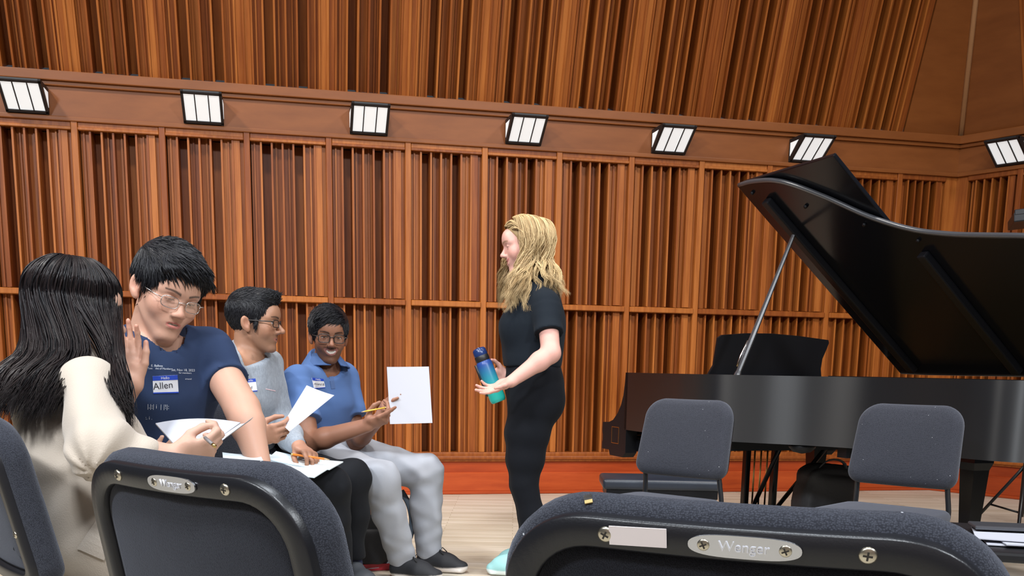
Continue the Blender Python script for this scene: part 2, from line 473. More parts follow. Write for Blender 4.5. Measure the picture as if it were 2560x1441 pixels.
def piano_outline(u0, off=0., seg=60):
    """treble side, bent side, tail, bass side; off shrinks inwards"""
    side = spline([(.0, 0), (.45, 0), (.85, 0), (1.05, .004), (1.25, .050), (1.45, .193), (1.65, .372), (1.85, .490),
                   (2.05, .553), (2.25, .592), (2.45, .628), (2.58, .668), (2.68, .745), (2.735, .87), (2.74, 1.05),
                   (2.74, 1.22), (2.72, 1.36), (2.65, 1.46), (2.52, 1.50), (2.3, PW), (1.2, PW), (0, PW)], 160)
    pts = [p for p in side if p[0] >= u0-1e-6]
    pts[0] = np.array([u0, pts[0][1]]); pts[-1] = np.array([u0, PW])
    pts = np.array(pts)
    if off:
        d = np.gradient(pts, axis=0); d /= np.linalg.norm(d, axis=1)[:, None]
        nrm = np.stack([-d[:, 1], d[:, 0]], 1)
        pts = pts+nrm*off
    return pts
piano = empty('grand_piano', (.557, 6.616, 0), -1.232, 'black satin concert grand piano with its lid propped open', 'piano')
# rim with a hollow inside
def ring_prism(outer, inner, z0, z1, closed=False):
    bm = bmesh.new(); n = len(outer)
    O0 = [bm.verts.new((*p, z0)) for p in outer]; O1 = [bm.verts.new((*p, z1)) for p in outer]
    I0 = [bm.verts.new((*p, z0)) for p in inner]; I1 = [bm.verts.new((*p, z1)) for p in inner]
    rng = range(n) if closed else range(n-1)
    for k in rng:
        j = (k+1) % n
        for A, B in ((O0, O1), (O1, I1), (I1, I0), (I0, O0)):
            bm.faces.new((A[k], A[j], B[j], B[k]))
    if not closed:
        for k in (0, n-1): bm.faces.new((O0[k], O1[k], I1[k], I0[k]))
    return bm
rim_o = piano_outline(.307); rim_i = piano_outline(.307, .055)
me = bm_mesh('rim', ring_prism(rim_o, rim_i, PZB, PZT)); auto_smooth(me, 35)
rim = link('rim', me, M_rim, piano)
bm = bmesh.new(); bm_prism(bm, [tuple(p) for p in piano_outline(.32, .05)], .60, .66)
link('soundboard', bm_mesh('soundboard', bm), M_pdark, piano)
bm = bmesh.new(); bm_prism(bm, [tuple(p) for p in piano_outline(.75, .06)], .80, .83)
link('iron_plate', bm_mesh('iron_plate', bm), M_gold, piano)
# cheek arms: scrolled profile
prof = [(.34, PZT), (.307, PZT), (.300, .87), (.285, .80), (.255, .74), (.21, .69), (.15, .648), (.09, .632), (.0, .628),
        (-.004, .58), (.0, .56), (.006, .553), (.006, .515), (-.002, .505), (-.002, .462), (.10, .462), (.12, .430), (.30, .430), (.34, .46)]
mX = Matrix(((1, 0, 0, 0), (0, 0, 1, 0), (0, 1, 0, 0), (0, 0, 0, 1)))
for a, b in ((0, .075), (PW-.075, PW)):
    bm = bmesh.new(); bm_prism(bm, prof, a, b, mX); link('cheek', bm_mesh('cheek', bm), M_pdark, piano)
link('keybed', span_mesh('keybed', (.03, .07, .47), (.42, PW-.07, .545), .004, 1), M_piano, piano)
link('key_slip', span_mesh('key_slip', (.0, .072, .545), (.03, PW-.072, .600), .003, 1), M_piano, piano)
link('fallboard', span_mesh('fallboard', (.235, .073, .60), (.262, PW-.073, .74), .006, 2), M_piano, piano)
link('front_board', span_mesh('front_board', (.29, .055, .60), (.325, PW-.055, .90), .004, 1), M_piano, piano)
kb = bmesh.new()
kw = (PW-.30)/52
for i in range(52): bm_box(kb, (.135, .15+kw*(i+.5), .592), (.19, kw-.0012, .022))
keys = link('white_keys', bm_mesh('white_keys', kb), M_key, piano)
kb = bmesh.new()
for i in range(51):
    if i % 7 in (1, 4): continue
    bm_box(kb, (.17, .15+kw*(i+1), .609), (.10, .011, .014))
link('black_keys', bm_mesh('black_keys', kb), M_edge, piano)
# a square brass keyhole frame on the cheek
# music desk
dz = Matrix.Rotation(.16, 4, 'Y')
desk_poly = [(.372, 0), (.405, .06), (.415, .215), (.44, .232), (.60, .246), (.78, .249), (.96, .240), (1.165, .222), (1.172, .205), (1.158, .16), (1.140, .11), (1.138, .05), (1.150, 0)]
bm = bmesh.new(); bm_prism(bm, desk_poly, -.009, .009, Matrix(((0, 0, 1, 0), (1, 0, 0, 0), (0, 1, 0, 0), (0, 0, 0, 1))))
link('music_desk', bm_mesh('music_desk', bm), M_pdark, piano, (.62, 0, .928), (0, .10, 0))
link('desk_shelf', span_mesh('desk_shelf', (.40, .07, .895), (.72, PW-.07, .915), .003, 1), M_piano, piano)
# lid
LA = .695
lid_o = piano_outline(.899, -.012)
lid_poly = [(p[0], p[1]-PW) for p in lid_o]
lid_poly[-1] = (.899, .006)
bm = bmesh.new(); bm_prism(bm, lid_poly, 0, .022)
me = bm_mesh('lid', bm)
es = [e for e in me.edges]
lid = link('lid', me, M_piano, piano, (0, PW, PZT+.02), (-LA, 0, 0))
bv = lid.modifiers.new('edge', 'BEVEL'); bv.width = .006; bv.segments = 2; bv.limit_method = 'ANGLE'; bv.angle_limit = 1.0
bm = bmesh.new(); bm_box(bm, (.899+.405, -PW/2, .040), (.80, PW+.02, .020), None, .005, 2)
link('front_flap', bm_mesh('front_flap', bm), M_piano, lid)
# polished rim of the lid's curved edge
ed = piano_outline(.905, -.013)[:118]
bm = bmesh.new(); bm_tube(bm, [(p[0], p[1]-PW, .011) for p in ed], .0125, 8)
link('lid_edge', bm_mesh('lid_edge', bm, True), M_edge, lid)
for u, d0, d1 in ((1.07, .05, 1.405), (1.84, .05, .90)):
    bt = link('batten', span_mesh('batten', (u-.028, -d1, -.040), (u+.028, -d0, -.001), .008, 2), M_pdark, lid)
for u, d in ((.985, 1.46), (1.857, .97), (1.3, 1.30), (1.6, 1.12)):
    bm = bmesh.new(); bm_lathe(bm, [(.0001, -.012), (.008, -.012), (.010, -.006), (.010, 0)], 12, Matrix.Translation((u, -d, -.001)))
    link('bumper', bm_mesh('bumper', bm, True), M_pdark, lid)
for k in range(7):
    for u in (1.07-.034, 1.84-.034):
        d = 1.30-.19*k if u < 1.5 else .84-.11*k
        bm = bmesh.new(); bm_lathe(bm, [(.0001, -.004), (.005, -.0035), (.006, 0)], 8, Matrix.Translation((u, -d, -.001)))
        link('batten_screw', bm_mesh('batten_screw', bm, True), M_steel, lid)
# prop stick
lt = Vector((1.083, PW-1.167*math.cos(LA), PZT+.02+1.167*math.sin(LA)))-Vector((0, math.sin(LA), math.cos(LA)))*.03
lb = Vector((1.08, .27, PZT-.06))
d = (lt-lb)
bm = bmesh.new()
bm_tube(bm, [lb, lb+d*.08, lb+d*.10, lb+d*.30, lb+d*.97, lt], [.022, .022, .017, .019, .013, .012], 8, .75)
prop = link('prop_stick', bm_mesh('prop_stick', bm, False), M_edge, piano)
bm = bmesh.new(); bm_tube(bm, [lb+d*.13+Vector((-.022, -.01, 0)), lb+d*.2+Vector((-.024, -.012, 0)), lb+d*.3+Vector((-.018, -.008, 0))], .005, 6)
link('prop_latch', bm_mesh('prop_latch', bm, True), M_steel, prop)
# legs with brass casters
def piano_leg(u, v, half=.05):
    bm = bmesh.new()
    for z0, z1, a, b in ((.60, .555, half*1.25, half*1.25), (.555, .52, half*1.25, half), (.52, .15, half, half*.62), (.15, .13, half*.62, half*.85), (.13, .075, half*.85, half*.85)):
        vs = [bm.verts.new((x*h, y*h, z)) for h, z in ((a, z0), (b, z1)) for x, y in ((-1, -1), (1, -1), (1, 1), (-1, 1))]
        for k in range(4): bm.faces.new((vs[k], vs[(k+1) % 4], vs[4+(k+1) % 4], vs[4+k]))
        bm.faces.new(vs[:4]); bm.faces.new(vs[4:])
    lg = link('leg', bm_mesh('leg', bm), M_piano, piano, (u, v, 0))
    bm = bmesh.new(); bm_lathe(bm, [(.02, .03), (.032, .035), (.032, .06), (.024, .078)], 14)
    bm_lathe(bm, [(.030, -.012), (.034, -.008), (.034, .008), (.030, .012)], 16, Matrix.Translation((.0, 0, .0345)) @ Matrix.Rotation(PI/2, 4, 'X'))
    link('caster', bm_mesh('caster', bm, True), M_brass, lg)
piano_leg(.42, .20); piano_leg(.42, 1.30); piano_leg(2.17, .93, .045)
# pedal lyre
ly = empty('pedal_lyre'); ly.parent = piano
bm = bmesh.new()
for v in (.745, .945): bm_box(bm, (.5, v, .34), (.05, .034, .50), None, .006, 1)
bm_box(bm, (.5, .845, .585), (.10, .30, .03), None, .004, 1)
lp = link('lyre_post', bm_mesh('lyre_post', bm), M_piano, ly)
link('pedal_box', span_mesh('pedal_box', (.43, .70, .06), (.58, .99, .13), .006, 1), M_piano, ly)
for v in (.80, .845, .89):
    link('pedal_rod', tube_mesh('pedal_rod', [(.5, v, .13), (.5, v, .58)], .0055, 8), M_brass, ly)
    bm = bmesh.new(); bm_box(bm, (.385, v, .082), (.13, .022, .010), None, .004, 2)
    link('pedal', bm_mesh('pedal', bm), M_brass, ly)
for v in (.76, .93):
    link('lyre_brace', tube_mesh('lyre_brace', [(.56, v, .12), (.95, v+(.12 if v > .8 else -.05), .60)], .014, 8), M_piano, ly)
# the straight cross bars under the case
for u in (.72, 1.25, 1.75):
    o0 = float(np.interp(u, rim_o[:90, 0], rim_o[:90, 1]))+.06
    link('case_beam', span_mesh('case_beam', (u-.035, o0, .545), (u+.035, PW-.06, .61)), M_pdark, piano)
# a domed nut under the bent side and steel hooks for the cover
bm = bmesh.new(); bm_lathe(bm, [(.004, -.045), (.045, -.036), (.065, -.015), (.068, 0)], 20)
link('case_nut', bm_mesh('case_nut', bm, True), M_pdark, piano, (1.56, .40, PZB-.002))
for u, v in ((.60, .68), (.62, 1.02)):
    link('cover_hook', tube_mesh('cover_hook', [(u, v, .60), (u, v, .55), (u, v+.025, .535), (u, v+.045, .55)], .006, 6), M_steel, piano)
bm = bmesh.new()
for z0, z1, u0, u1 in ((.508, .606, .138, .142), (.508, .606, .238, .242), (.604, .608, .138, .242), (.506, .510, .138, .242)):
    bm_box(bm, ((u0+u1)/2, -.0008, (z0+z1)/2), (u1-u0, .002, z1-z0))
link('inlay_line', bm_mesh('inlay_line', bm), M_brass, piano)

# ---- piano bench
M_leather = plain('bench_leather', (.020, .026, .040), .38, bump=(180, .15))
bench = empty('piano_bench', (.752, 5.37, 0), -.02, 'low black piano bench with padded top beside the grand piano', 'bench')
bm = bmesh.new(); bm_box(bm, (0, 0, .385), (.60, .33, .055), None, .022, 4)
link('seat_pad', auto_smooth(bm_mesh('seat_pad', bm), 60), M_leather, bench)
link('apron', span_mesh('apron', (-.28, -.15, .315), (.28, .15, .362), .003, 1), M_pdark, bench)
for x in (-.25, .25):
    for y in (-.12, .12):
        link('leg', span_mesh('leg', (x-.022, y-.022, 0), (x+.022, y+.022, .318), .003, 1), M_pdark, bench)
# ---- soft bag under the piano
M_bag = plain('dark_bag_cloth', (.035, .036, .042), .6, bump=(60, .5))
def lumpy(name, c, s, rot, amp, seed, seg=24):
    bm = bmesh.new(); bmesh.ops.create_uvsphere(bm, u_segments=seg*2, v_segments=seg, radius=1.)
    rnd = np.random.default_rng(seed); ph = rnd.uniform(0, 6, 9)
    for v in bm.verts:
        p = v.co.copy()
        q = Vector([math.copysign(abs(t)**.55, t) for t in p])
        w_ = amp*(math.sin(5*p.x+ph[0])*math.sin(4*p.z+ph[1])+.6*math.sin(9*p.z+3*p.x+ph[2])+.4*math.sin(13*p.y+7*p.z+ph[3]))
        v.co = Vector((q.x*s[0], q.y*s[1], q.z*s[2]))*(1+w_)
    bmesh.ops.transform(bm, matrix=Matrix.Translation(c) @ rot, verts=bm.verts)
    return bm_mesh(name, bm, True)
bag = empty('duffel_bag', (1.78, 5.92, 0), .3, 'slumped dark grey cloth bag under the piano', 'bag')
link('bag_body', lumpy('bag_body', (0, 0, .232), (.17, .11, .215), Matrix.Identity(4), .05, 3), M_bag, bag)
link('strap', tube_mesh('strap', spline([(-.12, -.02, .36), (-.06, -.08, .47), (.05, -.08, .46), (.12, -.02, .35)], 14), .012, 6, .4), M_bag, bag)
# ---- tall stand behind the piano's tail, with a flat black desk
M_sblack = plain('stand_black', (.010, .010, .012), .4)
so = Vector((2.92, 5.95, 0))
stand = empty('music_stand', so, -.35, 'tall black stand with tripod foot behind the piano tail', 'stand')
link('pole', tube_mesh('pole', [(0, 0, .16), (0, 0, 1.79)], .016, 10), M_sblack, stand)
link('inner_pole', tube_mesh('inner_pole', [(.0, 0, .75), (0, 0, 1.80)], .011, 10), M_brass, stand)
for k in range(3):
    a = 2*PI*k/3+.4
    link('foot_leg', tube_mesh('foot_leg', [(0, 0, .46), (.36*math.cos(a), .36*math.sin(a), .012)], .010, 8), M_sblack, stand)
    link('foot_strut', tube_mesh('foot_strut', [(0, 0, .18), (.20*math.cos(a), .20*math.sin(a), .21)], .006, 6), M_sblack, stand)
bm = bmesh.new(); bm_box(bm, (.12, 0, 1.825), (.66, .36, .05), Matrix.Rotation(-.10, 3, 'Y'), .006, 2)
bm_box(bm, (.12, -.175, 1.850), (.66, .014, .03), Matrix.Rotation(-.10, 3, 'Y'), .004, 1)
link('desk', bm_mesh('desk', bm), M_sblack, stand)
bm = bmesh.new(); bm_box(bm, (.0, -.19, 1.832), (.07, .012, .016), Matrix.Rotation(-.10, 3, 'Y'), .002, 1)
link('clip', bm_mesh('clip', bm), M_steel, stand)
# ================================================================== chairs
def fabric(name, c0, c1, scale=560, strength=.40, lint=0.):
    k = NT(name); k.set(Roughness=.9); k.b.inputs['Specular IOR Level'].default_value = .15
    k.b.inputs['Sheen Weight'].default_value = .25; k.b.inputs['Sheen Roughness'].default_value = .5
    k.b.inputs['Sheen Tint'].default_value = (.8, .85, 1, 1)
    tc = k.n('ShaderNodeTexCoord')
    vo = k.n('ShaderNodeTexVoronoi'); vo.inputs['Scale'].default_value = scale; vo.inputs['Randomness'].default_value = .8
    k.l(tc.outputs['Object'], vo.inputs['Vector'])
    mx = k.n('ShaderNodeMix', data_type='RGBA'); mx.inputs[6].default_value = (*c1, 1); mx.inputs[7].default_value = (*c0, 1)
    mr = k.n('ShaderNodeMapRange'); mr.inputs['From Max'].default_value = .7; k.l(vo.outputs['Distance'], mr.inputs[0])
    k.l(mr.outputs[0], mx.inputs[0]); out = mx.outputs[2]
    if lint:
        v2 = k.n('ShaderNodeTexVoronoi'); v2.inputs['Scale'].default_value = 62; k.l(tc.outputs['Object'], v2.inputs['Vector'])
        lt_ = k.n('ShaderNodeMath', operation='LESS_THAN'); lt_.inputs[1].default_value = .075; k.l(v2.outputs['Distance'], lt_.inputs[0])
        sx = k.n('ShaderNodeSeparateColor'); k.l(v2.outputs['Color'], sx.inputs[0])
        g = k.n('ShaderNodeMath', operation='GREATER_THAN'); g.inputs[1].default_value = 1-lint; k.l(sx.outputs[0], g.inputs[0])
        mu = k.n('ShaderNodeMath', operation='MULTIPLY'); k.l(lt_.outputs[0], mu.inputs[0]); k.l(g.outputs[0], mu.inputs[1])
        m2 = k.n('ShaderNodeMix', data_type='RGBA'); k.l(mu.outputs[0], m2.inputs[0]); k.l(out, m2.inputs[6]); m2.inputs[7].default_value = (.55, .56, .6, 1)
        out = m2.outputs[2]
    k.l(out, k.b.inputs['Base Color'])
    bp = k.n('ShaderNodeBump'); bp.inputs['Strength'].default_value = strength; bp.inputs['Distance'].default_value = .0012
    bp.invert = True
    k.l(vo.outputs['Distance'], bp.inputs['Height']); k.l(bp.outputs[0], k.b.inputs['Normal'])
    return k.m
M_pad = fabric('chair_fabric', (.020, .021, .028), (.060, .064, .082), lint=.10)
M_panel = fabric('chair_back_cloth', (.008, .008, .012), (.022, .024, .034), 900, .4)
M_shell = plain('chair_shell_black', (.012, .012, .015), .33, bump=(500, .08))
M_tube = plain('chair_tube_black', (.014, .015, .018), .35)
M_plate = plain('nameplate_aluminium', (.72, .73, .78), .20, 1.0)
M_letter = plain('engraved_letter', (.78, .78, .82), .5, .3)
M_screw = plain('nickel_screw', (.66, .60, .48), .3, 1.0)
M_dark = plain('screw_slot', (.03, .025, .02), .6)
M_sticker = plain('paper_sticker', (.85, .76, .75), .7)
def rrect(w, h, rt, rb, n=10, wtop=None):
    """rounded outline, top corners rt, bottom corners rb; (x, z), counter-clockwise"""
    wt = w if wtop is None else wtop
    out = []
    for (cx, cz, r, a0) in ((wt/2-rt, h/2-rt, rt, 0), (-wt/2+rt, h/2-rt, rt, PI/2), (-w/2+rb, -h/2+rb, rb, PI), (w/2-rb, -h/2+rb, rb, 1.5*PI)):
        for k in range(n+1):
            a = a0+PI/2*k/n
            out.append((cx+r*math.cos(a), cz+r*math.sin(a)))
    # even out the straight runs so the pads can curve
    res = []
    for k in range(len(out)):
        p, q = Vector(out[k]), Vector(out[(k+1) % len(out)])
        m = max(1, int((q-p).length/.025))
        for t in range(m): res.append(tuple(p.lerp(q, t/m)))
    return res
def loft_pad(outline, prof, curve):
    """prof = list of (inset, y); the outline is shrunk by inset at each y and bent by curve (y += curve*x*x)"""
    P = np.array(outline); n = len(P)
    d = np.roll(P, -1, 0)-np.roll(P, 1, 0); d /= np.linalg.norm(d, axis=1)[:, None]
    nin = np.stack([-d[:, 1], d[:, 0]], 1)
    bm = bmesh.new(); rings = []
    for ins, y in prof:
        if ins < .03: q = P+nin*ins
        else:
            base = P+nin*.03; c = base.mean(0); m = np.abs(base-c).max()
            q = c+(base-c)*max(.02, (1-(ins-.03)/(m*.9)))
        rings.append([bm.verts.new((x, y+curve*x*x, z)) for x, z in q])
    for e_, y in ((0, prof[0][1]), (1, prof[-1][1])):      # close the ends in rings, so they can bend
        v0 = np.array([(v.co.x, v.co.z) for v in rings[-1 if e_ else 0]]); c = v0.mean(0)
        for f_ in (.72, .45, .2, .03):
            r_ = [bm.verts.new((x, y+curve*x*x, z)) for x, z in c+(v0-c)*f_]
            rings = rings+[r_] if e_ else [r_]+rings
    for a, b in zip(rings, rings[1:]):
        for k in range(n): bm.faces.new((a[k], a[(k+1) % n], b[(k+1) % n], b[k]))
    bm.faces.new(rings[0][::-1]); bm.faces.new(rings[-1])
    return bm
CW, CH = .462, .345          # width and height of the back
BZ, BY = .672, -.205        # centre of the back over the floor
def text_mesh(s, size, depth=.0006):
    cu = bpy.data.curves.new('t', 'FONT'); cu.body = s; cu.size = size; cu.extrude = depth
    cu.align_x = 'CENTER'; cu.align_y = 'CENTER'
    o = bpy.data.objects.new('t', cu); C.objects.link(o)
    dg = bpy.context.evaluated_depsgraph_get()
    me = bpy.data.meshes.new_from_object(o.evaluated_get(dg)); bpy.data.objects.remove(o); bpy.data.curves.remove(cu)
    return me
def build_chair():
    ch = empty('orchestra_chair')
    curve = .35
    tilt = Matrix.Translation((0, BY, BZ)) @ Matrix.Rotation(.21, 4, 'X')
    out = rrect(CW, CH, .095, .05, 10, CW*.96)
    # thick cushion: front (+y) is full, rear edge rolls round to the shell
    pr = [(.045, -.020), (.018, -.024), (.006, -.020), (.000, -.010), (.000, .006), (.005, .020), (.016, .031), (.035, .038), (.10, .042), (.19, .043)]
    me = bm_mesh('back_pad', loft_pad(out, pr, curve), True); me.transform(tilt); bp_ = link('back_pad', me, M_pad, ch)
    # shell: a flat band that follows the edge, and the cloth panel inside it
    o2 = rrect(CW-.018, CH-.018, .088, .044, 10, CW*.96-.018)
    o3 = rrect(CW-.018-.058, CH-.018-.058, .062, .02, 10, CW*.96-.018-.058)
    def resample(o, n):
        P = np.array(o+[o[0]]); L = np.r_[0, np.cumsum(np.linalg.norm(np.diff(P, axis=0), axis=1))]
        s = np.linspace(0, L[-1], n, endpoint=False)
        return np.stack([np.interp(s, L, P[:, 0]), np.interp(s, L, P[:, 1])], 1)
    # same start (right-hand end of the top right corner) keeps the two loops in step
    A = resample(o2, 120); B = resample(o3, 120)
    bm = bmesh.new(); rs = []
    for (Q, t, y) in ((A, 0, -.018), (A, 0, -.031), (A, .06, -.034), (A, .9, -.034), (A, 1.0, -.031), (A, 1.0, -.014)):
        R_ = A*(1-t)+B*t
        rs.append([bm.verts.new((x, y+curve*x*x, z)) for x, z in R_])
    for a, b in zip(rs, rs[1:]):
        for k in range(120): bm.faces.new((a[k], a[(k+1) % 120], b[(k+1) % 120], b[k]))
    me = bm_mesh('back_shell', bm, True); me.transform(tilt)
    sh = link('back_shell', me, M_shell, ch)
    pr = [(.0, -.010), (.0, -.0225), (.012, -.0245), (.06, -.0250), (.13, -.0250)]
    me = bm_mesh('back_panel', loft_pad([tuple(p) for p in resample(o3, 120)], pr, curve), True); me.transform(tilt)
    link('back_panel', me, M_panel, ch)
    zb = CH/2-.009-.0135
    def on_back(x, z, y): return tilt @ Vector((x, y+curve*x*x, z))
    def mount(x, z, y):
        """matrix for a small flat thing on the rear face: local z points out of the back (-y)"""
        sl = math.atan(2*curve*x)
        return tilt @ Matrix.Translation((x, y+curve*x*x, z)) @ Matrix.Rotation(sl, 4, 'Z') @ Matrix.Rotation(PI/2, 4, 'X')
    for x, z in ((.107, zb-.001), (-.107, zb-.001), (.201, -.05), (-.201, -.05)):
        bm = bmesh.new(); bm_lathe(bm, [(.0072, -.001), (.0072, .0012), (.0055, .0026), (.0001, .0032)], 18)
        me = bm_mesh('screw', bm, True); mm = mount(x, z, -.0338); me.transform(mm)
        sc = link('screw', me, M_screw, sh)
        bm = bmesh.new(); bm_box(bm, (0, 0, .0028), (.0075, .0016, .0012)); bm_box(bm, (0, 0, .0028), (.0016, .0075, .0012))
        me = bm_mesh('slot', bm); me.transform(mm @ Matrix.Rotation(.5+x*9, 4, 'Z')); link('screw_slot', me, M_dark, sh)
    # oval plate with its lettering
    bm = bmesh.new(); n = 40
    ov = [(.046*math.copysign(abs(math.cos(a))**.62, math.cos(a)), .0098*math.copysign(abs(math.sin(a))**.8, math.sin(a))) for a in (2*PI*k/n for k in range(n))]
    bm_prism(bm, ov, -.0005, .0016)
    me = bm_mesh('name_plate', bm)
    px = .012
    me.transform(mount(px, zb-.001, -.0345)); pl = link('name_plate', me, M_plate, ch)
    tm = text_mesh('Wenger', .0125); tm.transform(mount(px, zb-.001, -.0345-.0020)); link('lettering', tm, M_letter, pl)
    for s in (-1, 1):
        bm = bmesh.new(); bm_lathe(bm, [(.0052, .001), (.0052, .0022), (.004, .0030), (.0001, .0034)], 16)
        me = bm_mesh('plate_screw', bm, True); me.transform(mount(px+s*.033, zb-.001, -.0345)); link('plate_screw', me, M_screw, pl)
        bm = bmesh.new(); bm_box(bm, (0, 0, .0033), (.0062, .0012, .001)); bm_box(bm, (0, 0, .0033), (.0012, .0062, .001))
        me = bm_mesh('slot', bm); me.transform(mount(px+s*.033, zb-.001, -.0345) @ Matrix.Rotation(.4, 4, 'Z')); link('screw_slot', me, M_dark, pl)
    # seat
    so_ = [(x, z) for x, z in rrect(.46, .43, .06, .05, 8)]
    pr = [(.06, -.026), (.02, -.030), (.004, -.022), (0, -.008), (0, .008), (.006, .020), (.02, .029), (.05, .034), (.12, .036)]
    bm = loft_pad(so_, pr, 0.)
    me = bm_mesh('seat', bm, True)
    me.transform(Matrix.Translation((0, .045, .392)) @ Matrix(((1, 0, 0, 0), (0, 0, 1, 0), (0, 1, 0, 0), (0, 0, 0, 1))))
    me.flip_normals()
    link('seat', me, M_pad, ch)
    link('seat_pan', span_mesh('seat_pan', (-.19, -.13, .345), (.19, .22, .366), .006, 1), M_shell, ch)
    # tubes
    for s in (-1, 1):
        x = s*.195
        up = link('upright', tube_mesh('upright', spline([(x*.98, -.10, .352), (x*1.02, -.16, .359), (x*1.03, -.185, .40), (x*.99, -.172, .50), (x*.97, -.152, .60)], 14), .0115, 10, .8), M_tube, ch)
        link('leg', tube_mesh('leg', [(x, .17, .352), (x*1.06, .215, .012)], .0125, 10), M_tube, ch)
        link('leg', tube_mesh('leg', [(x, -.10, .352), (x*1.06, -.235, .012)], .0125, 10), M_tube, ch)
        for y in (.217, -.237):
            bm = bmesh.new(); bm_lathe(bm, [(.017, 0), (.018, .004), (.016, .028)], 12, Matrix.Translation((x*1.062, y, 0)))
            link('foot_cap', bm_mesh('foot_cap', bm, True), M_shell, ch)
    link('cross_bar', tube_mesh('cross_bar', [(-.195, .17, .348), (.195, .17, .348)], .010, 8), M_tube, ch)
    link('cross_bar', tube_mesh('cross_bar', [(-.195, -.10, .348), (.195, -.10, .348)], .010, 8), M_tube, ch)
    return ch
def place_chair(o, x, y, face, label, s=1.0):
    """face = heading of the sitter, degrees from +x"""
    o.location = (x, y, 0); o.rotation_euler = (0, 0, math.radians(face-90)); o.scale = (s, s, s)
    return tag(o, label, 'chair', 'black padded orchestra chairs')
chair0 = build_chair()
SPOTS = [
    ('front_right', .282, 1.085, 67, 1.0, 'black orchestra chair closest to the camera, oval plate and white sticker on its back'),
    ('front_left', -.242, 1.431, 52, 1.0, 'black orchestra chair seen from behind in front of the woman in the cream cardigan'),
    ('girl', -.91, 2.265, 38, 1.0, 'black orchestra chair at the left edge carrying the long-haired woman in cream'),
    ('right_a', .62, 4.42, 228, .985, 'empty black chair left of two before the piano, near the blonde woman'),
    ('right_b', 1.50, 4.20, 228, .985, 'empty black chair right of two, in front of the shiny bend of the piano'),
]
CHAIRS = {}
for i, (k_, x, y, a, s, lab) in enumerate(SPOTS):
    o = chair0 if i == 0 else copy_tree(chair0)
    CHAIRS[k_] = place_chair(o, x, y, a, lab, s)
# ================================================================== people: smooth solids meshed from distance fields
A3 = lambda *p: np.array(p, float)
def nrm(v):
    v = np.asarray(v, float); return v/np.linalg.norm(v)
def smin(a, b, k):
    if k <= 0: return np.minimum(a, b)
    h = np.clip(.5+.5*(b-a)/k, 0, 1); return b+(a-b)*h-k*h*(1-h)
def smax(a, b, k): return -smin(-a, -b, k)
def f_rc(p, a, b, ra, rb):
    ab = b-a; L2 = ab@ab
    t = np.clip(((p-a)@ab)/L2, 0, 1)
    return np.linalg.norm(p-a-t[:, None]*ab, axis=1)-(ra+t*(rb-ra))
def f_ell(p, c, r):
    q = p-c; k0 = np.linalg.norm(q/r, axis=1); k1 = np.linalg.norm(q/(r*r), axis=1)
    return k0*(k0-1)/np.maximum(k1, 1e-9)
def f_econe(p, a, b, lat, ra, rb, flat=False):
    """cone of elliptical section from a to b; ra, rb = (half width along lat, half depth)"""
    ax = b-a; L = np.linalg.norm(ax); ax = ax/L
    l = lat-ax*(lat@ax); l = l/np.linalg.norm(l); d = np.cross(ax, l)
    q = p-a; s = q@ax; t = np.clip(s/L, 0, 1); ov = s-t*L
    w = ra[0]+t*(rb[0]-ra[0]); e = ra[1]+t*(rb[1]-ra[1])
    m = np.minimum(w, e)
    x = q@l; y = q@d
    if flat:
        k0 = np.sqrt((x/w)**2+(y/e)**2)
        return np.maximum((k0-1)*m, np.abs(s-L/2)-L/2)
    k0 = np.sqrt((x/w)**2+(y/e)**2+(ov/m)**2)
    return (k0-1)*m
